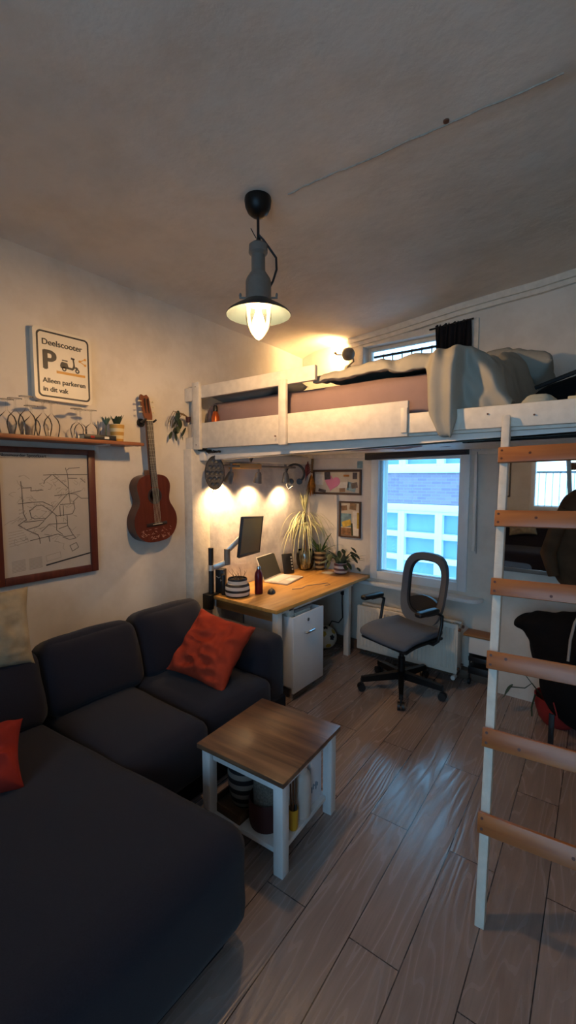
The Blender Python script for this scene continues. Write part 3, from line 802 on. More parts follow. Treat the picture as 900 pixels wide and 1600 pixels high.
# curtain at the upper window
bm = B(); n = 90; rows = []
for i in range(n+1):
    t = i/n; x = -1.35+.29*t; ph = t*2*PI*8
    r = []
    for k in range(9):
        s = k/8; z = 2.985-.52*s
        r.append(bm.verts.new((x+.008*math.sin(ph*.5+s*3), 3.79+.018*math.sin(ph+.6*math.sin(s*4))*(0.6+.4*s), z+.012*math.sin(ph)*(k == 0))))
    rows.append(r)
for a, c in zip(rows, rows[1:]):
    for k in range(8): bm.faces.new((a[k], c[k], c[k+1], a[k+1]))
cu = thing('window_curtain', 'short black curtain pushed to the right of the upper window', 'curtain', (-1.2, 3.79, 2.46))
o = obj('curtain', bm, M['blackcurtain'], cu, smooth=80); s = o.modifiers.new('t', 'SOLIDIFY'); s.thickness = .004
obj('rod', cyl(B(), (-1.40, 3.79, 2.965), (-1.04, 3.79, 2.985), .007, n=10), M['blackmetal'], cu)

# black rod under the loft front
rd = thing('hanging_rod', 'black metal rod fixed under the right part of the loft beam', 'rod', (-.3, LY+.1, 1.9))
obj('rod', cyl(B(), (-.70, LY+.14, 1.902), (.8, LY+.14, 1.915), .008, n=10), M['blackmetal'], rd)
for x in (-.69, .1): obj('bracket', box(B(), (x-.012, LY+.12, 1.895), (x+.012, LY+.152, 1.938), .002), M['blackmetal'], rd)

# ------------------------------------------------------------------ ladder
F = V((-.365, 1.66, 0)); Rr = V((-.048, .291, .955)).normalized(); U = V((.997, .073, .028)); U = (U-Rr*U.dot(Rr)).normalized(); N = U.cross(Rr)
lm = Matrix(((U.x, Rr.x, N.x, F.x), (U.y, Rr.y, N.y, F.y), (U.z, Rr.z, N.z, F.z), (0, 0, 0, 1)))
ld = thing('bunk_ladder', 'white ladder with varnished pine rungs leaning against the loft', 'ladder', mtx=lm)
random.seed(3)
for x in (.003, .42):
    bm = box(B(), (x-.017, .0, -.052), (x+.017, 2.10, -.001), .003); 
    for v in bm.verts:
        if v.co.y < .5: v.co.y = max(v.co.y, .0)
    bm.transform(lm)
    bmesh.ops.bisect_plane(bm, geom=bm.verts[:]+bm.edges[:]+bm.faces[:], plane_co=(0, 0, .001), plane_no=(0, 0, 1), clear_inner=True)
    obj('rail', bm, M['oldwhite'], ld)
for s in (1.897, 1.600, 1.297, .990, .684, .367):
    r = L(box(B(), (-.02, s-.0365, .0), (.445, s+.0365, .022), .003), 'rung', M['pine'], ld)
    for x in (-.004, .425):
        for dz in (-.019, .019): L(cyl(B(), (x, s+dz, .02), (x, s+dz, .0232), .0055, n=10), 'screw', M['knot'], r)
    bm = B(); kx = random.uniform(.05, .3); lathe(bm, [(0, .0006), (.006, .0004), (.0065, -.001)], (kx, s+random.uniform(-.02, .02), .022), 12); L(bm, 'knot', M['knot'], r)

# ------------------------------------------------------------------ desk
DZ = .755
dk = thing('desk', 'oak topped desk with white legs under the loft', 'desk', (-2.31, 3.12, 0))
obj('desktop', box(B(), (-2.69, 2.385, DZ-.028), (-1.945, 3.835, DZ), .004), M['desk'], dk)
for x, y in ((-1.985, 2.44), (-2.06, 3.60), (-2.63, 2.44), (-2.63, 3.70)):
    obj('leg', box(B(), (x-.026, y-.026, 0), (x+.026, y+.026, DZ-.028), .003), M['white'], dk)
obj('apron', box(B(), (-2.60, 2.41, DZ-.10), (-2.012, 2.43, DZ-.028), .002), M['deskdark'], dk)
obj('apron', box(B(), (-2.012, 2.47, DZ-.062), (-1.985, 3.57, DZ-.028), .002), M['white'], dk)

# filing cabinet below the desk
fc = thing('filing_cabinet', 'white metal cabinet with lock and handle under the desk', 'cabinet', (-2.2, 2.74, 0))
bm = B(); X0, X1, Y0, Y1, Z0, Z1 = -2.45, -1.945, 2.565, 2.965, .095, .655
box(bm, (X0, Y0, Z0), (X1, Y0+.012, Z1), .002); box(bm, (X0, Y1-.012, Z0), (X1, Y1, Z1), .002)
box(bm, (X0, Y0, Z0), (X0+.012, Y1, Z1), .002); box(bm, (X0, Y0, Z0), (X1, Y1, Z0+.012), .002); box(bm, (X0+.01, Y0+.01, Z1-.07), (X1-.01, Y1-.01, Z1-.06), .001)
obj('body', bm, M['bluewhite'], fc)
dr = obj('door', box(B(), (X1+.001, Y0-.006, Z0-.03), (X1+.021, Y1+.006, Z1+.004), .004), M['bluewhite'], fc)
hx = X1+.021
bm = B(); tube(bm, [(hx, 2.705, .508), (hx+.020, 2.707, .510), (hx+.022, 2.715, .510), (hx+.022, 2.805, .510), (hx+.020, 2.813, .510), (hx, 2.815, .508)], .009, 10)
obj('handle', bm, M['chrome'], dr)
obj('lock', cyl(B(), (hx-.002, 2.745, .604), (hx+.008, 2.745, .604), .014), M['chrome'], dr)
for x in (X0+.05, X1-.04):
    for y in (Y0+.05, Y1-.04): obj('foot', cyl(B(), (x, y, 0), (x, y, Z0), .017, n=16), M['chrome'], fc)
for k in range(4):
    bm = box(B(), (-2.30+.006*k, 2.655+.012*(k % 2), Z1-.059+.0215*k), (-1.985+.005*(k % 3), 2.885-.014*(k % 3), Z1-.038+.0215*k), .002)
    tag(obj('magazine', bm, M['mags'] if k % 2 else M['photoe']), ['pale magazine lowest in the stack inside the cabinet top', 'grey magazine second from the bottom of the stack in the cabinet', 'pale magazine second from the top of the stack in the cabinet', 'grey magazine on top of the stack in the cabinet'][k], 'magazine', 'magazines in the cabinet top')
tag(obj('storage_box', box(B(), (-2.10, 2.582, Z1-.06), (-1.985, 2.645, Z1+.055), .003), M['photoe']), 'small upright white box beside the magazines in the cabinet', 'box')

# monitor arm, monitor
ma = thing('monitor_arm', 'grey monitor arm with black pole clamped to the desk corner', 'monitor arm', (-2.645, 2.40, DZ))
obj('clamp', (lambda b: (box(b, (-2.685, 2.34, DZ-.11), (-2.60, 2.384, DZ), .003), box(b, (-2.685, 2.34, DZ+.0005), (-2.595, 2.44, DZ+.012), .003))[0])(B()), M['black'], ma)
obj('pole', cyl(B(), (-2.645, 2.40, DZ+.012), (-2.645, 2.40, 1.14), .021, n=24), M['black'], ma)
obj('collar', cyl(B(), (-2.645, 2.40, .955), (-2.645, 2.40, 1.0), .027, n=24), M['alu'], ma)
def bar(p, q, w, h):
    p, q = V(p), V(q); x, y, d = frame_of(q-p)
    m = Matrix(((x.x, y.x, d.x, p.x), (x.y, y.y, d.y, p.y), (x.z, y.z, d.z, p.z), (0, 0, 0, 1)))
    b = box(B(), (-w/2, -h/2, 0), (w/2, h/2, (q-p).length), min(w, h)*.25); b.transform(m); return b
E1 = V((-2.55, 2.49, 1.02)); E2 = V((-2.55, 2.49, 1.13)); E3 = V((-2.47, 2.60, 1.24))
obj('lower_arm', bar((-2.63, 2.41, .98), E1, .035, .045), M['alu'], ma)
obj('elbow', cyl(B(), E1+V((0, 0, -.02)), E2, .026, n=20), M['greymetal'], ma)
obj('upper_arm', bar(E2+V((0, 0, -.02)), E3, .032, .042), M['alu'], ma)
mcen = V((-2.425, 2.655, 1.23))
mu = V((-.39, .92, 0)).normalized(); mv = V((.10, -.02, .99)); mn = mu.cross(mv).normalized()
if mn.x < 0: mn = -mn
mv = mn.cross(mu).normalized()
if mv.z < 0: mv = -mv
roll = R(-4.5); mu, mv = mu*math.cos(roll)+mv*math.sin(roll), mv*math.cos(roll)-mu*math.sin(roll)
mm = Matrix(((mu.x, mv.x, mn.x, mcen.x), (mu.y, mv.y, mn.y, mcen.y), (mu.z, mv.z, mn.z, mcen.z), (0, 0, 0, 1)))
mo = thing('computer_monitor', 'flat computer monitor with black bezel held above the desk by the arm', 'monitor', mtx=mm)
L(box(B(), (-.255, -.158, -.022), (.255, .158, -.004), .004), 'casing', M['black'], mo)
bm = B()
for a, c in (((-.258, -.161), (-.240, .161)), ((.240, -.161), (.258, .161)), ((-.24, .146), (.24, .161)), ((-.24, -.161), (.24, -.138))): box(bm, (a[0], a[1], -.008), (c[0], c[1], .002), .002)
L(bm, 'bezel', M['black'], mo)
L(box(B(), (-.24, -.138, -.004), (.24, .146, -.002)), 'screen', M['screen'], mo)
L(cyl(B(), (0, 0, -.05), (0, 0, -.021), .04), 'mount', M['greymetal'], mo)

# black box pair at the desk corner
for lab, x, y, w, d, h, rz in (('tall black speaker box behind the monitor pole at the desk corner', -2.63, 2.495, .07, .08, .20, 20), ('slim tilted black device leaning on the speaker at the desk corner', -2.565, 2.455, .055, .03, .17, -30)):
    q = thing('speaker', lab, 'speaker', (x, y, DZ), R(rz))
    bm = box(B(), (-w/2, -d/2, .0005), (w/2, d/2, h), .008); obj('casing', bm, M['black'], q, local=True)
    bm = B()
    tube(bm, [(-w*.3, -d/2-.002, h*.72), (0, -d/2-.004, h*.66), (w*.4, -d/2-.002, h*.74)], .003, 6); obj('cable', bm, M['grey'], q, local=True)

def pot(name, label, x, y, z, prof, m, soil_r, soil_z, cat='plant'):
    t = thing(name, label, cat, (x, y, z))
    obj('pot', lathe(B(), prof, (x, y, z), 36), m, t)
    obj('soil', lathe(B(), [(0, soil_z+.004), (soil_r*.6, soil_z+.003), (soil_r, soil_z)], (x, y, z), 24), M['soil'], t)
    return t
random.seed(8)
# banded pot with a dry twig plant near the front of the desk
x, y = -2.455, 2.51
t = pot('potted_plant', 'black and white banded pot with a dry little plant, beside the maroon bottle', x, y, DZ, [(0, .001), (.090, .001), (.098, .012), (.102, .045), (.098, .085), (.086, .105), (.080, .108), (.079, .135), (.075, .145), (.070, .144), (.072, .11), (.085, .08), (.085, .02), (0, .012)], M['strbw'], .070, .128)
bm = B()
for k in range(9):
    an = random.uniform(0, 6.28); r = .02; p = V((x+r*math.cos(an), y+r*math.sin(an), DZ+.128)); pts = [p]
    d = V((math.cos(an)*.8, math.sin(an)*.8, .8)).normalized()
    for s in range(6): d = (d+V((random.uniform(-.5, .5), random.uniform(-.5, .5), random.uniform(-.1, .4)))).normalized(); pts.append(pts[-1]+d*.018)
    tube(bm, pts, [.003-.0004*i for i in range(7)], 6)
obj('twigs', bm, M['dry'], t)
# bottle
x, y = -2.355, 2.655
t = thing('drinking_bottle', 'maroon metal bottle with silver cap standing on the desk', 'bottle', (x, y, DZ))
obj('bottle', lathe(B(), [(0, .001), (.031, .001), (.034, .006), (.034, .15), (.030, .175), (.019, .195), (.017, .205), (0, .205)], (x, y, DZ), 28), M['maroon'], t)
obj('cap', lathe(B(), [(0, .204), (.017, .205), (.018, .225), (.012, .234), (0, .235)], (x, y, DZ), 24), M['chrome'], t)
# mouse
x, y = -2.285, 2.735
t = thing('computer_mouse', 'black computer mouse on the desk next to the maroon bottle', 'mouse', (x, y, DZ), R(35))
bm = B(); ellipsoid(bm, (0, 0, .002), (.034, .058, .034)); bmesh.ops.bisect_plane(bm, geom=bm.verts[:]+bm.edges[:]+bm.faces[:], plane_co=(0, 0, .001), plane_no=(0, 0, 1), clear_inner=True)
obj('shell', bm, M['black'], t, local=True)
obj('wheel', cyl(B(), (-.004, .03, .03), (.004, .03, .03), .008, n=14), M['greymetal'], t, local=True)
# laptop
lp0 = V((-2.565, 2.965, DZ)); lu = (V((-2.635, 3.33, DZ))-lp0).normalized(); lw = .34; ldp = .235
lf = lu.cross(V((0, 0, 1))); lp1 = lp0+lu*lw   # lf points towards the sitter
mL = Matrix(((-lu.x, lf.x, 0, lp1.x), (-lu.y, lf.y, 0, lp1.y), (0, 0, 1, lp1.z), (0, 0, 0, 1)))
lt = thing('laptop', 'open silver laptop with dark screen on the desk', 'laptop', mtx=mL)
base = L(box(B(), (0, 0, .001), (lw, ldp, .016), .004), 'base', M['keys'], lt)
bm = B()
for r in range(5):
    for c in range(14): box(bm, (.025+c*.0208, .028+r*.021, .0158), (.043+c*.0208, .046+r*.021, .0178))
L(bm, 'keyboard', M['keyb'], base)
L(box(B(), (.12, .155, .0158), (.22, .222, .0166)), 'trackpad', M['keyb'], base)
lid = box(B(), (0, -.006, 0), (lw, 0, .225), .003); rot = Matrix.Translation((0, .002, .016)) @ Matrix.Rotation(R(-22), 4, 'X').inverted()
lid.transform(rot); L(lid, 'lid', M['keys'], lt)
b = box(B(), (.008, .0002, .010), (lw-.008, .0012, .217)); b.transform(rot); L(b, 'screen', M['lapscreen'], lt)
# dark keypad stand behind the laptop
t = thing('desk_telephone', 'black device with round buttons propped behind the laptop', 'telephone', (-2.60, 3.385, DZ), R(62))
bm = box(B(), (-.055, -.012, .0), (.055, .012, .20), .008); bm.transform(Matrix.Translation((0, 0, .004)) @ Matrix.Rotation(R(-18), 4, 'X')); obj('body', bm, M['black'], t, local=True)
for k in range(5):
    bm = cyl(B(), (.038, -.0135, .04+.03*k), (.038, -.011, .04+.03*k), .009, n=14); bm.transform(Matrix.Translation((0, 0, .004)) @ Matrix.Rotation(R(-18), 4, 'X')); obj('button', bm, M['alu'], t, local=True)
# cable on the desk
bm = B(); tube(bm, [(-2.22, 2.93, DZ+.003), (-2.17, 3.0, DZ+.003), (-2.19, 3.1, DZ+.003), (-2.14, 3.2, DZ+.003), (-2.10, 3.30, DZ+.003), (-2.05, 3.27, DZ+.003), (-2.06, 3.2, DZ+.003)], .0025, 6)
tag(obj('charging_cable', bm, M['grey'], smooth=60), 'thin grey cable lying on the desk in front of the laptop', 'cable')
tag(obj('paper_sheet', box(B(), (-2.38, 3.62, DZ+.0005), (-2.27, 3.72, DZ+.002)), M['photoe']), 'small white card on the desk between the banded pots', 'paper')

# dracaena in a glass vase
x, y = -2.60, 3.66
t = thing('dracaena_plant', 'tall dragon tree with thin drooping leaves in a glass vase', 'plant', (x, y, DZ))
obj('vase', lathe(B(), [(0, .002), (.055, .002), (.070, .012), (.088, .06), (.096, .115), (.094, .165), (.080, .208), (.076, .207), (.090, .165), (.092, .115), (.084, .062), (.066, .018), (0, .010)], (x, y, DZ), 40), M['vaseg'], t)
obj('pebbles', (lambda b: [ellipsoid(b, (x+math.cos(k*2.4)*.06*math.sqrt((k % 23)/23), y+math.sin(k*2.4)*.06*math.sqrt((k % 23)/23), DZ+.018+.010*(k//23)), (.010, .009, .007), None, 8, 6) for k in range(70)] and b)(B()), mat('pebble', '#8b7c66', .8, var=.3), t)
bm = B(); st = [(x, y, DZ+.03), (x+.006, y, DZ+.20), (x-.004, y-.003, DZ+.40), (x-.008, y, DZ+.56), (x-.018, y-.005, DZ+.70)]
tube(bm, st, [.011, .010, .010, .010, .007], 10); obj('stem', bm, M['dry'], t)
random.seed(21); bm = B()
for k in range(120):
    an = random.uniform(0, 6.28); hz = random.uniform(.42, .58)
    p = V((x-.004, y-.002, DZ+hz)); e = random.uniform(.15, .95)
    d = V((math.cos(an), math.sin(an), e))
    Ln = random.uniform(.30, .52)
    if d.x < -.25: Ln *= .5
    if d.y > .3: Ln *= .55
    leaf(bm, p, d, Ln, random.uniform(.006, .010), random.uniform(2.2, 4.2), 12, taper=.9)
for k in range(34):
    an = random.uniform(0, 6.28); p = V((x-.006, y, DZ+random.uniform(.54, .66)))
    d = V((math.cos(an)*.28-.05, math.sin(an)*.28-.06, 1)); leaf(bm, p, d, random.uniform(.12, .22), .009, .15, 7)
obj('foliage', bm, M['leafpale'], t, smooth=70)

def bush(t, x, y, z, n, mt, lmin, lmax, w, spread, droop, seed, ymax=3.84):
    random.seed(seed); bm = B()
    for k in range(n):
        an = random.uniform(0, 6.28); d = V((math.cos(an)*spread, math.sin(an)*spread, random.uniform(.4, 1.2)))
        ln = random.uniform(lmin, lmax)
        if d.y > .25: ln *= .45
        leaf(bm, (x+.02*math.cos(an), y+.02*math.sin(an), z), d, ln, w*random.uniform(.7, 1.2), random.uniform(.4, 1.)*droop, 7)
    return obj('foliage', bm, mt, t, smooth=70)
x, y = -2.475, 3.745
t = pot('potted_plant', 'tall tapered pot with dark and cream bands and narrow leaves, beside the glass vase', x, y, DZ, [(0, .001), (.044, .001), (.047, .01), (.064, .185), (.066, .195), (.060, .195), (.056, .17), (.042, .02), (0, .015)], M['strdk'], .057, .178)
bush(t, x, y, DZ+.178, 26, M['leaf'], .12, .27, .022, .55, 1.2, 31)
x, y = -2.215, 3.73
t = pot('potted_plant', 'squat plum and white banded pot with bushy blue green leaves near the window', x, y, DZ, [(0, .001), (.058, .001), (.066, .010), (.071, .055), (.066, .10), (.060, .108), (.055, .107), (.06, .09), (.064, .05), (.055, .015), (0, .012)], M['strred'], .058, .095)
bush(t, x, y, DZ+.095, 46, M['leafblue'], .14, .26, .030, .75, 1.1, 33)
bm = B(); random.seed(2)
for k in range(22):
    an = random.uniform(2.5, 6.6); r = random.uniform(.09, .17); c = V((x+r*math.cos(an), y+min(.06, r*math.sin(an)), DZ+random.uniform(.06, .28)))
    leaf(bm, c, (math.cos(an), -abs(math.sin(an))*.4, -.7), random.uniform(.05, .09), .045, .3, 5)
obj('trailing_leaves', bm, M['leafdark'], t, smooth=70)

# ------------------------------------------------------------------ lamp bar on the nook wall
XB = -2.57
sb = thing('spotlight_bar', 'dark metal light bar with small spot heads above the desk', 'lamp', (XB, 2.95, 1.80))
obj('bar', cyl(B(), (XB, 2.47, 1.803), (XB, 3.44, 1.803), .011, n=14), M['greymetal'], sb)
obj('mount', box(B(), (XB-.125, 2.66, 1.782), (XB+.014, 2.93, 1.826), .004), M['desk'], sb)
SPOTS = []
for y, tilt in ((2.565, (-.42, -.12, -1)), (2.905, (-.22, .0, -1)), (3.29, (-.12, .22, -1))):
    hd = V((XB+.0, y, 1.745)); d = V(tilt).normalized()
    arm = obj('spot_arm', tube(B(), [(XB, y, 1.83), (XB, y, 1.76), hd], [.012, .008, .008], 10), M['greymetal'], sb)
    fx, fy, fz = frame_of(d); mr = Matrix((fx, fy, fz)).transposed()
    obj('spot_head', lathe(B(), [(0, -.012), (.018, -.010), (.026, .006), (.030, .03), (.037, .072), (.040, .085), (.036, .085), (.027, .032), (0, .02)], hd, 28, mr), M['greymetal'], sb)
    obj('bulb', lathe(B(), [(0, .050), (.022, .05), (.022, .054), (0, .056)], hd, 20, mr), M['spotglow'], sb)
    SPOTS.append((hd+d*.092, d))
# headphones hanging on the end of the bar
t = thing('headphones', 'black headphones hanging from the right end of the light bar', 'headphones', (XB, 3.41, 1.8))
hc = V((XB+.03, 3.40, 1.745)); fx = V((.80, .60, 0)); 
pts = [hc+fx*.088*math.cos(a)+V((0, 0, 1))*.088*math.sin(a) for a in [R(-60+300*k/24) for k in range(25)]]
obj('headband', tube(B(), pts, .012, 10), M['black'], t)
for s, a in ((1, -62), (-1, 242)):
    c = hc+fx*.088*math.cos(R(a))+V((0, 0, 1))*.088*math.sin(R(a)); n = V((.5, -.8, -.1))
    obj('ear_cup', cyl(B(), c-n*.014, c+n*.016, .030, .026, 20), M['black'], t)
obj('cable', tube(B(), [hc+V((-.05, -.03, -.06)), hc+V((-.07, -.05, -.11)), hc+V((-.05, -.04, -.15)), hc+V((-.01, -.02, -.12))], .006, 8), M['black'], t)
# dried flowers and red peppers in the corner
t = thing('dried_flowers', 'bundle of dried orange flowers hanging upside down in the nook corner', 'dried flowers', (-2.60, 3.78, 1.6))
random.seed(17); bm = B()
for k in range(90):
    an = random.uniform(0, 6.28); rr = random.uniform(.1, .42)
    leaf(bm, (-2.60, 3.765, 1.74), (math.cos(an)*rr, -abs(math.sin(an))*rr*.7+.05, -1), random.uniform(.12, .24), random.uniform(.008, .020), .2, 5)
obj('flowers', bm, M['orange'], t, smooth=70)
bm = B()
for k in range(7): tube(bm, [(-2.60+.004*k, 3.765, 1.90), (-2.605+.003*k, 3.765, 1.75)], .003, 6)
obj('stems', bm, M['dry'], t)
t = thing('dried_peppers', 'dark red dried peppers tied above the orange flower bundle', 'dried peppers', (-2.62, 3.74, 1.8)); bm = B()
for k in range(6):
    p = V((-2.60+.006*k-.02, 3.735, 1.87-.02*k)); tube(bm, [p, p+V((-.02-.006*k, -.01, -.05)), p+V((-.035-.01*(k % 3), -.01, -.10))], [.006, .009, .002], 8)
obj('peppers', bm, M['chili'], t)
# cast iron pan hanging under the loft front
pc = V((-2.535, 2.352, 1.745)); pn = V((.72, -.69, .05)).normalized(); px = V((0, 0, 1)).cross(pn).normalized(); py = pn.cross(px)
pm = Matrix(((px.x, py.x, pn.x, pc.x), (px.y, py.y, pn.y, pc.y), (px.z, py.z, pn.z, pc.z), (0, 0, 0, 1)))
t = thing('pancake_pan', 'oval black cast iron pan with dimples hanging under the loft', 'pan', mtx=pm)
bm = B(); n = 40; rim = []
for (sc, z) in ((1, 0), (1.03, .008), (1, .016), (.95, .012)):
    rim.append([bm.verts.new((.074*sc*math.cos(2*PI*k/n), .128*sc*math.sin(2*PI*k/n), z)) for k in range(n)])
for a, c in zip(rim, rim[1:]):
    for k in range(n): bm.faces.new((a[k], a[(k+1) % n], c[(k+1) % n], c[k]))
bm.faces.new(rim[0][::-1]); bm.faces.new(rim[-1]); L(bm, 'plate', M['castiron'], t)
bm = B()
for j, cnt in enumerate((2, 3, 4, 3, 2)):
    for k in range(cnt): lathe(bm, [(.017, .011), (.016, .015), (.012, .0135), (0, .0125)], ((k-(cnt-1)/2)*.034, (j-2)*.045, 0), 14)
L(bm, 'dimples', M['black'], t)
pts = [(-.012, -.126, .006), (-.019, -.16, .006), (-.010, -.168, .006), (.010, -.168, .006), (.019, -.16, .006), (.012, -.126, .006)]
L(tube(B(), pts, .0035, 8), 'handle', M['greymetal'], t)
L(tube(B(), [(0, .12, .006), (.01, .15, .006), (.0, .165, .0)], .007, 8), 'hook', M['black'], t)
# small clamp device hanging under the loft at the beam
t = thing('web_camera', 'small black device fixed under the loft in front of the white beam', 'camera', (-2.5, 2.7, 1.93))
obj('body', softbox(B(), (-2.56, 2.60, 1.885), (-2.44, 2.78, 1.937), .018, 6), M['black'], t)
obj('clip', lathe(B(), [(0, -.055), (.006, -.045), (.022, -.01), (.024, .0), (0, .002)], (-2.49, 2.72, 1.885), 18), M['black'], t)
t = thing('cable_bundle', 'tangle of black cable and clips above the cast iron pan', 'cable', (-2.54, 2.36, 1.92))
bm = B(); random.seed(6)
tube(bm, [V((-2.60+.12*math.sin(k*.9)*.5+.01*k, 2.345+.012*math.cos(k*1.7), 1.915-.012*abs(math.sin(k*1.3)))) for k in range(14)], .008, 8)
tube(bm, [(-2.77, 2.28, 1.925), (-2.66, 2.33, 1.925), (-2.56, 2.345, 1.92)], .005, 8); obj('cable', bm, M['black'], t)

# ------------------------------------------------------------------ pin boards and pictures on the window wall
t = thing('pin_board', 'wide brown framed pin board with photos and a pink heart', 'pin board', (-2.34, YW, 1.65))
YP = YW-.022
bm = B(); box(bm, (-2.63, YP, 1.762), (-2.058, YW, 1.785), .003); box(bm, (-2.63, YP, 1.532), (-2.058, YW, 1.552), .003); box(bm, (-2.63, YP, 1.55), (-2.612, YW, 1.765), .003); box(bm, (-2.076, YP, 1.55), (-2.058, YW, 1.765), .003)
obj('frame', bm, M['cork'], t); obj('board', box(B(), (-2.615, YW-.008, 1.55), (-2.072, YW, 1.765)), M['pinboard'], t)
hp = []
for k in range(40):
    a = 2*PI*k/40; hx_, hz_ = 16*math.sin(a)**3, 13*math.cos(a)-5*math.cos(2*a)-2*math.cos(3*a)-math.cos(4*a); hp.append((hx_*.0058, hz_*.0056))
hm = on_back_wall(-2.395, YW-.008, 1.655) @ Matrix.Rotation(R(-14), 4, 'Z')
obj('paper_heart', prism(B(), hp, .0025, hm), M['pink'], t)
YF = YW-.0085
def card(lab_m, x0, x1, z0, z1, rz=0, k=0, parent=None, name='photo_print'):
    c = ((x0+x1)/2, (z0+z1)/2); w, h = (x1-x0)/2, (z1-z0)/2
    m = on_back_wall(c[0], YW-.0083-.0012*k, c[1]) @ Matrix.Rotation(R(rz), 4, 'Z')
    obj(name, prism(B(), [(-w, -h), (w, -h), (w, h), (-w, h)], .001, m), lab_m, parent)
for a in ((M['photoa'], -2.485, -2.415, 1.685, 1.762, 5, 3), (M['photoa'], -2.155, -2.105, 1.69, 1.755, 0, 1), (M['photob'], -2.215, -2.115, 1.57, 1.655, -14, 1), (M['photoa'], -2.17, -2.10, 1.60, 1.655, 12, 2), (M['photod'], -2.305, -2.24, 1.56, 1.60, 4, 1), (M['orange'], -2.26, -2.195, 1.715, 1.735, 0, 1), (M['photoe'], -2.33, -2.20, 1.60, 1.66, 3, 1), (M['photoe'], -2.60, -2.50, 1.63, 1.74, -4, 1), (M['photoa'], -2.56, -2.47, 1.555, 1.585, -10, 2)): card(*a[:5], a[5], a[6], t)
t = thing('pin_board', 'narrow upright pin board with travel photos beside the window', 'pin board', (-2.18, YW, 1.29))
bm = B(); rect_frame(bm, -2.305, -2.058, 1.105, 1.468, YP, YW, .017, .002); obj('frame', bm, M['cork'], t)
obj('board', box(B(), (-2.29, YW-.008, 1.12), (-2.072, YW, 1.455)), M['pinboard'], t)
for a in ((M['photod'], -2.285, -2.215, 1.375, 1.425, 6, 1), (M['photod'], -2.185, -2.11, 1.385, 1.45, -6, 1), (M['photob'], -2.29, -2.165, 1.21, 1.345, 0, 1), (M['photoc'], -2.27, -2.165, 1.215, 1.275, 18, 2), (M['photod'], -2.285, -2.16, 1.125, 1.20, 0, 1), (M['photoe'], -2.15, -2.08, 1.13, 1.37, 0, 1), (M['leafdark'], -2.165, -2.145, 1.125, 1.25, 4, 3), (M['photoc'], -2.10, -2.078, 1.20, 1.36, 0, 2)): card(*a[:5], a[5], a[6], t)
t = thing('photo_print', 'small unframed bluish photo pinned above the wide pin board', 'photo', (-2.08, YW, 1.83))
obj('print', box(B(), (-2.115, YW-.003, 1.792), (-2.045, YW, 1.872)), M['photoe'], t)
obj('image', box(B(), (-2.110, YW-.0035, 1.797), (-2.050, YW-.0028, 1.867)), M['photob'], t)

# roller blind with its cord tube
t = thing('roller_blind', 'rolled up dark navy blind above the lower window', 'blind', (-1.5, YW, 1.93))
obj('fabric_roll', tube(B(), [(-1.975, 3.792, 1.905), (-1.06, 3.792, 1.932)], .034, 20), mat('navy_blind', '#171c28', .6, var=.05), t)
bm = B()
for p in ((-1.98, 1.905), (-1.055, 1.932)): box(bm, (p[0]-.006, 3.765, p[1]-.032), (p[0]+.006, YW, p[1]+.032), .002)
obj('bracket', bm, M['black'], t)
t = thing('cord_cover', 'thin white plastic cord rail right of the lower window', 'cord rail', (-1.0, YW, 1.5))
obj('rail', box(B(), (-1.008, YW-.02, 1.09), (-.982, YW, 1.94), .004), M['white'], t)
obj('cord', tube(B(), [(-.985, YW-.024, 1.92), (-.972, YW-.024, 1.4), (-.968, YW-.024, 1.075)], .003, 6), M['grey'], t)
obj('cap', softbox(B(), (-1.03, YW-.04, 1.93), (-.96, YW, 1.975), .012, 5), M['white'], t)

# mirror
t = thing('wall_mirror', 'wide dark framed mirror on the wall behind the ladder', 'mirror', (-.3, 3.67, 1.45))
bm = rect_frame(B(), -.775, .55, .995, 1.915, 3.645, 3.68, .028, .003); obj('frame', bm, M['greymetal'], t)
obj('glass', box(B(), (-.75, 3.660, 1.02), (.525, 3.664, 1.89)), M['mirror'], t, smooth=0)

# ------------------------------------------------------------------ radiator
t = thing('radiator', 'white double panel radiator under the window sill', 'radiator', (-1.5, 3.7, 0))
for y0, x1 in ((3.615, -1.035), (3.715, -1.035)):
    bm = box(B(), (-1.965, y0, .085), (x1, y0+.03, .505), .008)
    for k in range(26):
        x = -1.945+k*.0352; box(bm, (x, y0-.007, .12), (x+.018, y0+.002, .47), .004)
    obj('panel', bm, M['radiator'], t)
bm = B()
for k in range(44): box(bm, (-1.95+k*.0207, 3.645, .12), (-1.945+k*.0207, 3.715, .49))
box(bm, (-1.04, 3.617, .10), (-1.034, 3.743, .49), .002); obj('fins', bm, M['radiator'], t)
bm = B()
for y in (3.63, 3.73):
    for z in (.13, .46): cyl(bm, (-1.035, y, z), (-1.018, y, z), .013, n=12)
obj('plugs', bm, M['brass'], t)
for x in (-1.06, -1.9): obj('pipe', tube(B(), [(x, 3.66, .09), (x, 3.66, .055), (x, 3.80, .05)], .009, 8), M['brass'], t)
obj('valve', cyl(B(), (-1.06, 3.66, .055), (-1.06, 3.60, .055), .018, n=14), M['white'], t)
for x in (-1.75, -1.25): obj('bracket', box(B(), (x-.012, 3.742, .2), (x+.012, YW, .24), .002), M['radiator'], t)
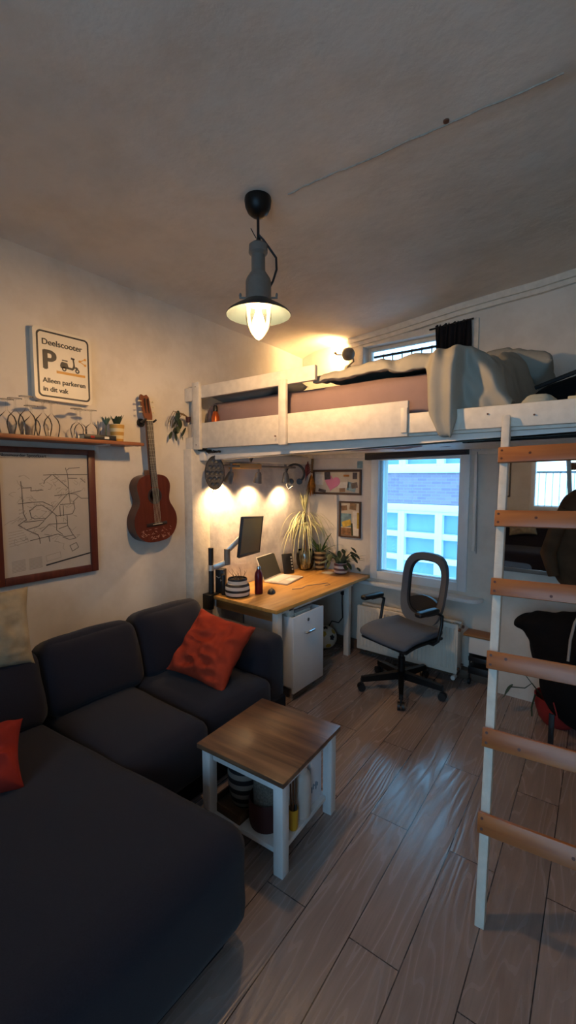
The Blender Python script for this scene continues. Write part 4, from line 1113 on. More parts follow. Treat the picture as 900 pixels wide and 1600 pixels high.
# socket, cable and football under the desk end
t = thing('power_socket', 'small wall socket with black cable near the desk leg', 'socket', (-2.235, YW, .53))
obj('plate', box(B(), (-2.275, YW-.014, .49), (-2.20, YW, .575), .005), M['white'], t)
obj('plug', cyl(B(), (-2.237, YW-.014, .53), (-2.237, YW-.05, .53), .02), M['black'], t)
obj('cable', tube(B(), [(-2.237, YW-.05, .52), (-2.235, YW-.055, .42), (-2.23, YW-.05, .28), (-2.27, YW-.06, .22), (-2.34, YW-.08, .23), (-2.37, YW-.09, .17), (-2.36, YW-.08, .012)], .006, 8), M['black'], t)
x, y, r = -2.235, 3.615, .112
t = thing('football', 'white and yellow football on the floor beside the desk leg', 'ball', (x-.08, y, 0)); x -= .08
obj('ball', ellipsoid(B(), (x, y, r), (r, r, r), None, 32, 20), M['ball'], t)
for az, el, mt in ((-70, 35, M['ballyel']), (-20, 15, M['ink']), (-95, -5, M['ink']), (-40, -30, M['ballyel']), (10, 40, M['ballyel']), (-60, 75, M['ink'])):
    d = V((math.cos(R(az))*math.cos(R(el)), math.sin(R(az))*math.cos(R(el)), math.sin(R(el)))); fx, fy, fz = frame_of(d); mr = Matrix((fx, fy, fz)).transposed()
    prof = [(0, r*1.006)]+[(r*1.006*math.sin(R(a)), r*1.006*math.cos(R(a))) for a in (5, 10, 15)]+[(r*.99*math.sin(R(16.5)), r*.99*math.cos(R(16.5)))]
    obj('patch', lathe(B(), prof, (x, y, r), 5 if mt is M['ink'] else 6, mr), mt, t, smooth=20)

# ------------------------------------------------------------------ swivel chair
th = R(162)
ch = thing('office_chair', 'grey swivel office chair with open framed back in front of the window', 'office chair', (-1.365, 3.265, 0), th)
wm = WM[ch.name]
for a in (221, 293, 5, 77, 149):
    a = R(a); d = V((math.cos(a), math.sin(a), 0)); c0 = V((-1.365, 3.265, 0))
    p = c0+d*.03; q = c0+d*.325
    bm = B(); s = d.cross(V((0, 0, 1)))
    vs = []
    for pp, w, zt, zb in ((p, .024, .155, .095), (q, .016, .115, .075)):
        vs += [bm.verts.new(pp+s*w+V((0, 0, zb))), bm.verts.new(pp-s*w+V((0, 0, zb))), bm.verts.new(pp-s*w+V((0, 0, zt))), bm.verts.new(pp+s*w+V((0, 0, zt)))]
    for f in ((0, 1, 2, 3), (7, 6, 5, 4), (0, 4, 5, 1), (1, 5, 6, 2), (2, 6, 7, 3), (3, 7, 4, 0)): bm.faces.new([vs[k] for k in f])
    leg = obj('base_leg', bm, M['blackmetal'], ch)
    w = q+V((0, 0, .03)); bm = B()
    for sg in (-1, 1): cyl(bm, w+s*sg*.006, w+s*sg*.026, .03, n=18)
    tube(bm, [q+V((0, 0, .10)), q+V((0, 0, .03))], .008, 8)
    obj('caster', bm, M['black'], leg)
bm = B(); cyl(bm, (-1.365, 3.265, .09), (-1.365, 3.265, .27), .028, n=20); cyl(bm, (-1.365, 3.265, .25), (-1.365, 3.265, .44), .020, n=20)
obj('column', bm, M['blackmetal'], ch)
obj('mechanism', box(B(), (-.12, -.14, .425), (.12, .12, .455), .01), M['black'], ch, local=True)
def seat_pt(u, v):   # u,v in -1..1 superellipse, seat front is +Y
    return u, v
bm = softbox(B(), (-.245, -.215, .452), (.245, .245, .515), .032, 14, (.01, .0, .014))
for v in bm.verts:
    k = max(0, (v.co.y-.06)/.18); v.co.z -= .035*k*k
    if v.co.y < 0: v.co.x *= 1+.18*v.co.y
    v.co.z += .015*(v.co.x/.24)**2
obj('seat', bm, M['chairgrey'], ch, local=True)
obj('seat_shell', (lambda b: [setattr(v.co, 'z', v.co.z-.035*max(0, (v.co.y-.06)/.18)**2) for v in b.verts] and b)(softbox(B(), (-.235, -.21, .436), (.235, .225, .462), .012, 8)), M['black'], ch, local=True)
# back: ring shaped frame, slightly reclined
def ring(w0, w1, z0, z1, n=44):
    out = []
    for k in range(n):
        a = 2*PI*k/n; cx_, sx_ = math.cos(a), math.sin(a); e = .62
        x = math.copysign(abs(cx_)**e, cx_); zz = math.copysign(abs(sx_)**e, sx_)
        t = (zz+1)/2; out.append((x*(w0+(w1-w0)*t), z0+(z1-z0)*t))
    return out
def back_y(z): return -.215-.10*((z-.5)/.6)-.02*math.sin((z-.5)*5)
O = ring(.205, .225, .50, 1.085); I = ring(.155, .172, .575, 1.03)
bm = B(); n = len(O); loops = []
for pr, dy in ((O, -.018), (O, .018), (I, .018), (I, -.018)):
    loops.append([bm.verts.new((x, back_y(z)+dy+.03*(x/.2)**2, z)) for x, z in pr])
for a in range(4):
    p, q = loops[a], loops[(a+1) % 4]
    for k in range(n): bm.faces.new((p[k], p[(k+1) % n], q[(k+1) % n], q[k]))
bmesh.ops.bevel(bm, geom=[e for e in bm.edges if e.calc_face_angle(0) > R(50)], offset=.008, segments=2, affect='EDGES')
obj('back_frame', bm, M['chairmesh'], ch, local=True)
# dark mesh inner lip and lumbar support
I2 = ring(.142, .160, .59, 1.018); bm = B(); lp = []
for pr, dy in ((I, -.012), (I, .012), (I2, .010), (I2, -.010)): lp.append([bm.verts.new((x, back_y(z)+dy+.03*(x/.2)**2, z)) for x, z in pr])
for a in range(4):
    p, q = lp[a], lp[(a+1) % 4]
    for k in range(n): bm.faces.new((p[k], p[(k+1) % n], q[(k+1) % n], q[k]))
obj('inner_rim', bm, M['black'], ch, local=True)
bm = B(); grid = []
for i in range(17):
    x = -.158+.316*i/16; r = []
    for dy in (-.012, .012):
        for z in (.60, .70-.03*(x/.13)**2 + .03): r.append(bm.verts.new((x, back_y(z)+dy-.012+.03*(x/.2)**2, z)))
    grid.append(r)
for a, c in zip(grid, grid[1:]):
    bm.faces.new((a[0], c[0], c[1], a[1])); bm.faces.new((a[2], a[3], c[3], c[2])); bm.faces.new((a[1], c[1], c[3], a[3])); bm.faces.new((a[0], a[2], c[2], c[0]))
bm.faces.new((grid[0][0], grid[0][1], grid[0][3], grid[0][2])); bm.faces.new((grid[-1][0], grid[-1][2], grid[-1][3], grid[-1][1]))
obj('lumbar_support', bm, M['black'], ch, local=True)
obj('back_bracket', tube(B(), [(0, -.10, .43), (0, -.22, .435), (0, -.25, .50), (0, -.255, .62)], [.026, .026, .022, .016], 12), M['black'], ch, local=True)
for s in (-1, 1):
    bm = tube(B(), [(s*.14, -.05, .440), (s*.26, -.05, .445), (s*.295, -.06, .48), (s*.30, -.09, .60), (s*.295, -.10, .665), (s*.285, -.05, .695), (s*.28, .06, .695)], .013, 10)
    a = obj('arm_bracket', bm, M['black'], ch, local=True)
    bm = softbox(B(), (s*.28-.032, -.06, .695), (s*.28+.032, .17, .735), .018, 8); obj('armrest', bm, M['black'], a, local=True)

# ------------------------------------------------------------------ left wall: map, sign, shelf, guitar
t = thing('framed_map', 'large framed railway map in a mahogany frame below the shelf', 'framed map', (XL, 1.22, 1.5))
bm = B(); y0, y1, z0, z1 = .905, 1.505, 1.095, 1.888
for a, c in (((y0, z0), (y0+.046, z1)), ((y1-.046, z0), (y1, z1)), ((y0+.046, z0), (y1-.046, z0+.046)), ((y0+.046, z1-.034), (y1-.046, z1))): box(bm, (XL, a[0], a[1]), (XL+.028, c[0], c[1]), .004)
obj('frame', bm, M['mapframe'], t)
pp = obj('map_sheet', box(B(), (XL, y0+.04, z0+.04), (XL+.012, y1-.04, z1-.03)), M['paper'], t)
bm = txt('Nommuurder Spoorkaart', .024, on_left_wall(XL+.012, .957, 1.832), .0005); obj('map_title', bm, M['ink'], pp)
def rib(bm, pts, w, x=XL+.0123):
    pts = [V((0, p[0], p[1])) for p in pts]
    for p, q in zip(pts, pts[1:]):
        d = (q-p).normalized(); s = V((0, -d.z, d.y))*w/2
        vs = [bm.verts.new((x, u.y, u.z)) for u in (p-s-d*w*.3, q-s+d*w*.3, q+s+d*w*.3, p+s-d*w*.3)]; bm.faces.new(vs)
def mpt(u, v):  # zoom pixels of the map sheet -> wall
    yy = .955+(u-30)/735*.503+(.012*(v-100)/1100); zz = 1.852-(v-90-(u-30)*.045)/1105*.71*(1+.0*(u/735)) - (.0)
    return yy, zz
lines = [[(180, 350), (185, 420), (185, 640), (205, 700), (140, 740), (205, 795), (290, 850), (300, 880)], [(365, 300), (445, 300), (580, 305), (760, 312)], [(365, 380), (375, 350), (430, 305)], [(450, 305), (580, 440)], [(575, 260), (590, 245), (690, 240)], [(560, 240), (575, 305), (580, 480), (585, 590)], [(450, 500), (560, 495), (690, 470)], [(185, 410), (260, 410), (255, 440), (355, 440)], [(150, 548), (260, 545), (345, 548), (430, 600)], [(430, 640), (540, 515), (580, 480)], [(240, 620), (290, 580), (340, 580), (420, 650), (460, 695), (600, 690), (625, 640), (615, 570), (660, 530)], [(425, 650), (350, 720), (190, 720)], [(235, 615), (245, 680), (270, 700), (360, 705)], [(205, 790), (300, 770), (345, 730)], [(450, 690), (455, 760), (450, 830), (500, 880)], [(550, 700), (550, 800), (470, 820)], [(550, 800), (590, 890), (620, 935), (560, 940), (500, 905)], [(225, 895), (460, 870), (520, 905), (600, 900)], [(320, 825), (390, 765), (540, 775)], [(585, 490), (640, 500), (690, 545), (760, 550)], [(690, 345), (735, 390)], [(580, 340), (660, 345)], [(495, 590), (615, 590)], [(490, 600), (490, 700)], [(520, 600), (520, 700)], [(300, 880), (305, 935)], [(380, 880), (385, 930)], [(560, 1000), (620, 980), (640, 1030), (580, 1060), (560, 1000)]]
bm = B()
for l in lines: rib(bm, [mpt(*p) for p in l], .0042)
obj('rail_lines', bm, M['mapline'], pp, smooth=0)
bm = B(); random.seed(40)
for k in range(70):
    u, v = random.uniform(120, 700), random.uniform(300, 950); l = [(u, v)]
    for s in range(3): u += random.uniform(-50, 50); v += random.uniform(-40, 40); l.append((min(740, u), v))
    rib(bm, [mpt(*p) for p in l], .0022)
for k in range(6): rib(bm, [mpt(60+0*k, 800+k*25), mpt(170+10*k, 790+k*22)], .002)
for cx0 in (70, 205):
    for k in range(9): rib(bm, [mpt(cx0, 1065+k*12), mpt(cx0+105, 1060+k*12)], .003)
rib(bm, [mpt(25, 135), mpt(345, 140)], .004)
for l in ([(345, 1060), (470, 1045), (475, 1100), (350, 1115), (345, 1060)],): rib(bm, [mpt(*p) for p in l], .002)
obj('fine_print', bm, M['maplight'], pp, smooth=0)
bm = B(); rib(bm, [mpt(345, 1150), mpt(790, 1095+8)], .009); obj('map_rule', bm, M['ink'], pp, smooth=0)

SX = XL+.045
t = thing('parking_sign', 'white parking sign for shared scooters hanging above the glass shelf', 'sign', (XL, 1.33, 2.375))
def rrect(y0, y1, z0, z1, r, n=7):
    out = []
    for cy, cz, a0 in ((y1-r, z1-r, 0), (y0+r, z1-r, 90), (y0+r, z0+r, 180), (y1-r, z0+r, 270)):
        for k in range(n+1): a = R(a0+90*k/n); out.append((cy+r*math.cos(a), cz+r*math.sin(a)))
    return out
m0 = on_left_wall(XL, 0, 0)
obj('panel', prism(B(), rrect(1.148, 1.492, 2.170, 2.585, .022), .0446, m0), M['signwhite'], t, smooth=30)
bm = B(); o1 = rrect(1.166, 1.478, 2.187, 2.569, .028); i1 = rrect(1.176, 1.468, 2.197, 2.559, .020); m1 = on_left_wall(SX, 0, 0)
va = [[bm.verts.new(m1 @ V((p[0], p[1], z))) for p in q] for q, z in ((o1, -.0004), (o1, .0008), (i1, .0008), (i1, -.0004))]
for a in range(4):
    for k in range(len(o1)): bm.faces.new((va[a][k], va[a][(k+1) % len(o1)], va[(a+1) % 4][(k+1) % len(o1)], va[(a+1) % 4][k]))
obj('border', bm, M['ink'], t)
bm = txt('Deelscooter', .0475, on_left_wall(SX, 1.195, 2.490), .0014); obj('lettering', bm, M['ink'], t, smooth=0)
bm = txt('P', .155, on_left_wall(SX, 1.194, 2.352), .0065); obj('letter_p', bm, M['ink'], t, smooth=0)
bm = txt('Alleen parkeren', .0395, on_left_wall(SX, 1.194, 2.272), .0014); merge(bm, txt('in dit vak', .0395, on_left_wall(SX, 1.194, 2.222), .0014)); obj('lettering', bm, M['ink'], t, smooth=0)
bm = prism(B(), [(1.275, 2.335), (1.450, 2.335), (1.450, 2.350), (1.275, 2.350)], .0008, m1); obj('amber_bar', bm, M['amber'], t, smooth=0)
# scooter pictogram
bm = B(); sx0, sz0 = 1.297, 2.353
def sp(pts): prism(bm, [(sx0+p[0], sz0+p[1]) for p in pts], .0008, m1)
def disc(c, r, r2=0, n=22):
    for k in range(n):
        a, b2 = 2*PI*k/n, 2*PI*(k+1)/n
        q = [(c[0]+r*math.cos(a), c[1]+r*math.sin(a)), (c[0]+r*math.cos(b2), c[1]+r*math.sin(b2))]
        q += [(c[0]+r2*math.cos(b2), c[1]+r2*math.sin(b2)), (c[0]+r2*math.cos(a), c[1]+r2*math.sin(a))] if r2 else [(c[0], c[1])]
        sp(q)
disc((.024, .014), .0135, .006); disc((.104, .014), .0135, .006)
sp([(.0, .030), (.004, .018), (.046, .018), (.050, .030), (.044, .052), (.012, .056), (.004, .046)])     # rear body
sp([(.012, .061), (.046, .061), (.046, .068), (.012, .068)])                                            # seat
sp([(.044, .018), (.076, .014), (.082, .022), (.076, .028), (.046, .030)])                              # floor board
sp([(.072, .026), (.082, .020), (.092, .034), (.088, .060), (.084, .084), (.075, .084), (.080, .056), (.079, .040)])   # leg shield
sp([(.085, .034), (.099, .024), (.112, .030), (.100, .040)])                                            # front mudguard
sp([(.066, .080), (.088, .078), (.090, .088), (.068, .092)])                                            # handlebar
obj('scooter_symbol', bm, M['ink'], t, smooth=0)
bm = B()
cs = [(1.418, 2.430), (1.452, 2.447), (1.452, 2.412)]
for c in cs:
    prism(bm, [(c[0]+.0075*math.cos(2*PI*k/16), c[1]+.0075*math.sin(2*PI*k/16)) for k in range(16)], .0008, m1)
for c in cs[1:]:
    d = V((c[0]-cs[0][0], c[1]-cs[0][1], 0)).normalized()*.0; nx_, ny_ = -(c[1]-cs[0][1]), c[0]-cs[0][0]; l = math.hypot(nx_, ny_); nx_, ny_ = nx_/l*.0025, ny_/l*.0025
    prism(bm, [(cs[0][0]+nx_, cs[0][1]+ny_), (cs[0][0]-nx_, cs[0][1]-ny_), (c[0]-nx_, c[1]-ny_), (c[0]+nx_, c[1]+ny_)], .0007, m1)
obj('share_symbol', bm, M['amber'], t, smooth=0)

SH = 1.944
t = thing('wall_shelf', 'narrow brown wooden shelf on the left wall holding glasses', 'shelf', (XL, 1.2, SH))
obj('board', box(B(), (XL, .45, SH-.022), (-2.585, 1.735, SH), .003), M['shelfw'], t)
obj('lip', box(B(), (-2.665, 1.735, SH-.022), (-2.585, 1.765, SH-.002), .003), M['shelfw'], t)
for y in (.6, 1.53): obj('bracket', (lambda b: (box(b, (XL, y-.014, SH-.075), (XL+.006, y+.014, SH-.022), .001), box(b, (XL, y-.014, SH-.028), (-2.63, y+.014, SH-.022), .001))[0])(B()), M['white'], t)
big = [(0, .001), (.030, .001), (.033, .003), (.040, .05), (.038, .085), (.026, .115), (.010, .128), (.0045, .14), (.0042, .195), (.012, .203), (.034, .207), (.034, .209), (0, .210)]
sml = [(0, .001), (.024, .001), (.027, .003), (.033, .04), (.030, .068), (.016, .09), (.005, .10), (.0038, .15), (.010, .168), (.032, .172), (.032, .174), (0, .175)]
prof_b = [(.033, .001), (.042, .045), (.045, .075), (.036, .110), (.014, .135), (.0045, .148), (.004, .20), (.010, .207), (.036, .211), (.036, .213), (0, .2135)]
prof_s = [(.029, .001), (.036, .035), (.038, .06), (.028, .085), (.008, .10), (.004, .108), (.0035, .17), (.010, .177), (.033, .180), (.033, .182), (0, .1825)]
protos = {}
specs = [(-2.66, .968, 'b', .88, 'upside down wine glass nearest the left edge of the shelf'), (-2.70, 1.025, 'b', .96, 'upside down wine glass second from the left, against the wall'), (-2.645, 1.062, 'b', 1.0, 'tall upside down wine glass third from the left on the shelf'), (-2.71, 1.112, 'b', .82, 'low upside down wine glass at the wall behind the third from left'), (-2.65, 1.150, 'b', .93, 'upside down wine glass with a wide foot in front, right half of the big glasses'), (-2.70, 1.218, 'b', .96, 'upside down wine glass last of the big ones, at the wall'), (-2.655, 1.345, 's', 1.0, 'small stem glass left of the three small ones, above the black book'), (-2.705, 1.392, 's', 1.02, 'small stem glass at the back between two other small ones'), (-2.655, 1.436, 's', 1.0, 'small stem glass nearest the banded shelf pot')]
for x, y, k, s, lab in specs:
    if k not in protos:
        o = obj('wine_glass', lathe(B(), prof_b if k == 'b' else prof_s, (0, 0, 0), 32), M['wine'], smooth=60); protos[k] = o
    else: o = protos[k].copy(); COL.objects.link(o)
    o.location = (x, y, SH+.0005); o.scale = (1, 1, s)
    tag(o, lab, 'wine glass', 'upside down glasses on the wall shelf')
tag(obj('tumbler', lathe(B(), [(0, .002), (.024, .002), (.026, .09), (.0245, .09), (.0225, .008), (0, .007)], (-2.72, 1.545, SH), 28), M['wine']), 'clear tumbler behind the black book beside the banded shelf pot', 'glass')
t = thing('book', 'thick black book lying flat at the edge of the shelf', 'book', (-2.615, 1.46, SH))
bm = B(); box(bm, (-2.66, 1.355, SH+.0005), (-2.592, 1.565, SH+.004), .001); box(bm, (-2.66, 1.355, SH+.026), (-2.592, 1.565, SH+.03), .001); box(bm, (-2.597, 1.356, SH+.002), (-2.592, 1.564, SH+.028), .001); obj('cover', bm, M['black'], t)
obj('pages', box(B(), (-2.658, 1.358, SH+.004), (-2.598, 1.562, SH+.026)), M['cream'], t)
for k, (a, c) in enumerate(((1.395, 1.42), (1.485, 1.515))): obj('spine_mark', box(B(), (-2.5925, a, SH+.008), (-2.5912, c, SH+.022)), M['photoe'] if k else M['red2'], t)
x, y = -2.66, 1.612
t = pot('potted_succulent', 'ochre and cream banded pot with a pointed succulent on the shelf', x, y, SH, [(0, .001), (.036, .001), (.038, .006), (.046, .105), (.047, .112), (.042, .112), (.04, .1), (.034, .012), (0, .01)], M['stryel'], .041, .10)
bm = B(); random.seed(9)
for k in range(14):
    an = k*2.4; d = V((math.cos(an)*.45, math.sin(an)*.45, 1)); leaf(bm, (x+.012*math.cos(an), y+.012*math.sin(an), SH+.10), d, random.uniform(.05, .09), .024, -.1, 5)
obj('foliage', bm, M['leafdark'], t, smooth=70)
x, y = -2.70, 1.56
bm = B()
for k in range(12):
    an = k*2.4; leaf(bm, (x, y, SH+.10), (math.cos(an)*.6, math.sin(an)*.6, 1), .07, .012, .2, 5)
tag(obj('small_succulent', tube(bm, [(x, y, SH+.005), (x, y, SH+.10)], .004, 6), M['leafblue'], smooth=70), 'pale bluish sprig standing in the tumbler next to the banded shelf pot', 'plant')
tag(obj('tea_light', lathe(B(), [(0, .001), (.02, .001), (.022, .03), (.018, .03), (0, .024)], (-2.715, 1.49, SH), 24), M['amber']), 'amber candle cup at the wall behind the black book', 'candle')
bm = box(B(), (-2.68, .86, SH+.0005), (-2.60, .885, SH+.11), .003, Matrix.Rotation(R(-28), 3, 'X'))
tag(obj('small_picture', bm, M['mapframe']), 'dark brown frame edge leaning at the far left of the shelf', 'picture frame')

# guitar
gm = on_left_wall(XL+.004, 1.925, 1.245) @ Matrix.Rotation(R(3.4), 4, 'Z')
gt = thing('acoustic_guitar', 'reddish brown classical guitar hanging on the left wall', 'guitar', mtx=gm)
half = [(0, .0), (.075, .004), (.130, .030), (.166, .075), (.182, .130), (.178, .190), (.152, .240), (.128, .275), (.122, .310), (.130, .350), (.140, .390), (.136, .430), (.110, .468), (.060, .486), (.0, .488)]
def smooth_curve(ps, it=2):
    for _ in range(it):
        q = [ps[0]]
        for a, c in zip(ps, ps[1:]): q += [(a[0]*.75+c[0]*.25, a[1]*.75+c[1]*.25), (a[0]*.25+c[0]*.75, a[1]*.25+c[1]*.75)]
        ps = q+[ps[-1]]
    return ps
hs = smooth_curve(half)
outl = hs+[(-x, y) for x, y in hs[::-1][1:-1]]
D = .092
bm = B(); n = len(outl); lp = [[bm.verts.new((x, y, z)) for x, y in outl] for z in (0, D)]
for k in range(n): bm.faces.new((lp[0][k], lp[0][(k+1) % n], lp[1][(k+1) % n], lp[1][k]))
bm.faces.new(lp[0][::-1]); L(bm, 'body_side', M['guitarside'], gt)
hole = (0, .335); hr = .043
bm = B(); ring_o = [bm.verts.new((x, y, D)) for x, y in outl]; ring_t = [bm.verts.new((x, y, D+.003)) for x, y in outl]
ri = []
for x, y in outl:
    a = math.atan2(y-hole[1], x-hole[0]); ri.append(bm.verts.new((hole[0]+hr*math.cos(a), hole[1]+hr*math.sin(a), D+.003)))
for k in range(n):
    q = (k+1) % n
    bm.faces.new((ring_o[k], ring_o[q], ring_t[q], ring_t[k])); bm.faces.new((ring_t[k], ring_t[q], ri[q], ri[k]))
L(bm, 'soundboard', M['guitartop'], gt, smooth=30)
L(lathe(B(), [(hr, .0), (hr+.016, .0), (hr+.016, .0008), (hr, .0008)], (hole[0], hole[1], D+.0031), 48), 'rosette', M['fret'], gt)
L(box(B(), (-.06, .27, .005), (.06, .40, .008)), 'inside_back', M['fret'], gt)
L(box(B(), (-.085, .120, D+.003), (.085, .142, D+.012), .003), 'bridge', M['fret'], gt)
L(box(B(), (-.04, .129, D+.0118), (.04, .133, D+.016), .001), 'saddle', M['ivory'], gt)
L(box(B(), (-.026, .40, D+.003), (.026, .865, D+.011), .002), 'fingerboard', M['fret'], gt)
bm = box(B(), (-.024, .475, D-.02), (.024, .87, D+.003), .008); box(bm, (-.028, .470, .02), (.028, .52, D-.01), .006); L(bm, 'neck', M['neckw'], gt)
bm = B()
for k in range(16):
    yy = .865-.63*(1-2**(-k/12.)); box(bm, (-.0255, yy-.0008, D+.0108), (.0255, yy+.0008, D+.0122))
L(bm, 'frets', M['chrome'], gt)
L(box(B(), (-.026, .864, D+.003), (.026, .870, D+.014), .001), 'nut', M['ivory'], gt)
hd_ = prism(B(), [(-.026, .868), (.026, .868), (.034, .90), (.036, 1.03), (.022, 1.05), (0, 1.04), (-.022, 1.05), (-.036, 1.03), (-.034, .90)], .016, Matrix.Translation((0, 0, D-.012)) @ Matrix.Rotation(0, 4, 'X'))
for v in hd_.verts: v.co.z -= max(0, v.co.y-.868)*.22
L(hd_, 'headstock', M['neckw'], gt)
bm = B()
for s in (-1, 1): box(bm, (s*.013-.004, .91, D-.014), (s*.013+.004, 1.02, D-.007))
L(bm, 'slots', M['fret'], gt)
for s in (-1, 1):
    for k in range(3):
        y = .925+.038*k; bm = cyl(B(), (s*.034, y, D-.02), (s*.052, y, D-.02), .003, n=8); ellipsoid(bm, (s*.056, y, D-.02), (.008, .006, .010), None, 10, 8); L(bm, 'tuning_peg', M['ivory'], gt)
bm = B()
for k in range(6):
    x = -.019+.0076*k; tube(bm, [(x*1.3, .131, D+.0165), (x, .867, D+.0145)], .0007, 5)
L(bm, 'strings', M['ivory'], gt)
# pale marks on the soundboard
bm = B(); random.seed(12)
for k in range(46):
    x = random.uniform(-.13, .12); y = random.uniform(.035, .10) if k < 30 else random.uniform(.02, .05); a = random.uniform(-1.2, 1.2); l = random.uniform(.010, .024)
    if abs(x) > .12 and y < .05: continue
    d = V((math.cos(a), math.sin(a), 0)); s = V((-d.y, d.x, 0))*.0012; p = V((x, y, D+.0034))
    bm.faces.new([bm.verts.new(q) for q in (p-d*l/2-s, p+d*l/2-s, p+d*l/2+s, p-d*l/2+s)])
L(bm, 'scratches', mat('pale_scratch', '#b98a72', .5), gt, smooth=0)
gh = thing('guitar_hanger', 'black wall hook holding the guitar head', 'hook', (XL, 1.86, 2.13))
obj('plate', cyl(B(), (XL, 1.868, 2.10), (XL+.012, 1.868, 2.10), .03), M['black'], gh)
obj('fork', tube(B(), [(XL+.01, 1.868, 2.10), (XL+.055, 1.868, 2.10)], .008, 8), M['black'], gh)
obj('arm', tube(B(), [(XL+.055, 1.868, 2.10), (XL+.06, 1.835, 2.10), (XL+.10, 1.832, 2.105), (XL+.125, 1.832, 2.115)], .007, 8), M['black'], gh)
obj('arm', tube(B(), [(XL+.055, 1.868, 2.10), (XL+.06, 1.91, 2.10), (XL+.10, 1.912, 2.105), (XL+.125, 1.912, 2.115)], .007, 8), M['black'], gh)
# trailing plant at the loft's left end
t = thing('hanging_plant', 'dark trailing plant hanging on the wall at the loft end post', 'plant', (-2.72, 2.22, 2.13))
random.seed(14); bm = B()
for k in range(5): tube(bm, [(-2.70, 2.24, 2.17), (-2.715+.01*k, 2.20-.03*k, 2.20), (-2.72, 2.15-.02*k, 2.14), (-2.72, 2.13-.016*k, 2.05+.015*k)], .0025, 6)
obj('vines', bm, M['dry'], t)
bm = B()
for k in range(16):
    c = V((-2.71+random.uniform(-.03, .03), 2.20+random.uniform(-.14, .03), 2.16+random.uniform(-.11, .05))); leaf(bm, c, (random.uniform(-.2, .4), random.uniform(-.6, .2), -.8), random.uniform(.05, .085), random.uniform(.025, .045), .4, 6)
obj('foliage', bm, M['leafdark'], t, smooth=70)
obj('pot', lathe(B(), [(0, -.02), (.016, -.02), (.02, .02), (.018, .02), (0, -.012)], (-2.71, 2.245, 2.155), 20), M['darkred'], t)

# ------------------------------------------------------------------ right side: trolley, bags, jacket, plant
t = thing('side_trolley', 'small trolley with white box and black shelves right of the radiator', 'trolley', (-.88, 3.75, 0))
obj('top', box(B(), (-1.01, 3.68, .405), (-.79, 3.835, .425), .003), M['deskdark'], t)
obj('drawer', box(B(), (-.965, 3.69, .265), (-.795, 3.825, .404), .004), M['white'], t)
obj('shelf', box(B(), (-.965, 3.685, .20), (-.795, 3.828, .24), .004), M['black'], t)
obj('shelf', box(B(), (-.965, 3.685, .095), (-.795, 3.828, .155), .004), M['black'], t)
for x in (-.955, -.805):
    for y in (3.70, 3.815):
        obj('post', cyl(B(), (x, y, .05), (x, y, .404), .007, n=10), M['black'], t); obj('caster', (lambda b: (cyl(b, (x-.008, y, .025), (x+.008, y, .025), .025, n=16), cyl(b, (x, y, .025), (x, y, .06), .005, n=8))[0])(B()), M['black'], t)

def blob(name, parts, m, vox=.016, noise_amp=.018, freq=6, seed=0, parent=None):
    bm = B()
    for c, s, rz in parts: ellipsoid(bm, c, s, Matrix.Rotation(R(rz), 3, 'Y'), 20, 14)
    me = bpy.data.meshes.new('t'); bm.to_mesh(me); bm.free()
    o = bpy.data.objects.new('t', me); COL.objects.link(o)
    md = o.modifiers.new('r', 'REMESH'); md.mode = 'VOXEL'; md.voxel_size = vox
    md = o.modifiers.new('s', 'SMOOTH'); md.iterations = 6; md.factor = .5
    dg = bpy.context.evaluated_depsgraph_get(); dg.update()
    me2 = bpy.data.meshes.new_from_object(o.evaluated_get(dg)); bpy.data.objects.remove(o); bpy.data.meshes.remove(me)
    bm = B(); bm.from_mesh(me2); bpy.data.meshes.remove(me2); bm.normal_update()
    for v in bm.verts:
        p = v.co; w = mnoise.noise(V((p.x*freq+seed, p.y*freq, p.z*freq*.8)))*noise_amp+mnoise.noise(V((p.x*freq*3+seed, p.y*freq*3, p.z*freq*2)))*noise_amp*.4
        v.co = p+v.normal*w
    for v in bm.verts: v.co.z = max(v.co.z, .002)
    return obj(name, bm, m, parent, smooth=80)
bb = thing('backpack', 'large slumped black bag standing on the floor behind the ladder', 'bag', (-.2, 3.4, 0))
blob('bag', [((-.26, 3.42, .55), (.24, .15, .26), 0), ((-.05, 3.42, .58), (.30, .16, .30), 0), ((-.50, 3.42, .70), (.11, .09, .055), -22), ((-.40, 3.42, .66), (.14, .11, .14), 25), ((-.15, 3.235, .36), (.24, .095, .27), 0), ((-.15, 3.34, .50), (.24, .14, .2), 0), ((.18, 3.42, .30), (.28, .14, .26), 0)], M['blacksoft'], .016, .02, 5, 3, bb)
obj('strap', box(B(), (-.318, 3.115, .0), (-.286, 3.13, .22), .003), M['black'], bb)
obj('zip', tube(B(), [(-.30, 3.16, .28), (-.28, 3.15, .22), (-.27, 3.155, .17)], .004, 6), M['redbag'], bb)
obj('cord', tube(B(), [(-.15, 3.26, .93), (-.185, 3.235, .88), (-.215, 3.22, .80), (-.23, 3.18, .70), (-.232, 3.13, .58)], .008, 8), M['grey'], bb)
bp = thing('plant_pot', 'red round pot with trailing heart leaves half hidden by the black bag', 'potted plant', (-.36, 3.50, 0))
obj('pot', lathe(B(), [(0, .001), (.09, .001), (.12, .04), (.145, .12), (.150, .19), (.142, .19), (.135, .12), (.08, .02), (0, .015)], (-.30, 3.47, 0), 36), M['redbag'], bp)
bm = B(); tube(bm, [(-.40, 3.44, .18), (-.46, 3.42, .26), (-.50, 3.40, .22), (-.60, 3.40, .20)], .004, 6); tube(bm, [(-.40, 3.42, .17), (-.43, 3.36, .21), (-.445, 3.34, .12), (-.44, 3.34, .06)], .006, 6); tube(bm, [(-.42, 3.44, .20), (-.52, 3.43, .32), (-.59, 3.42, .36)], .003, 6)
obj('stem', bm, M['leafdark'], bp)
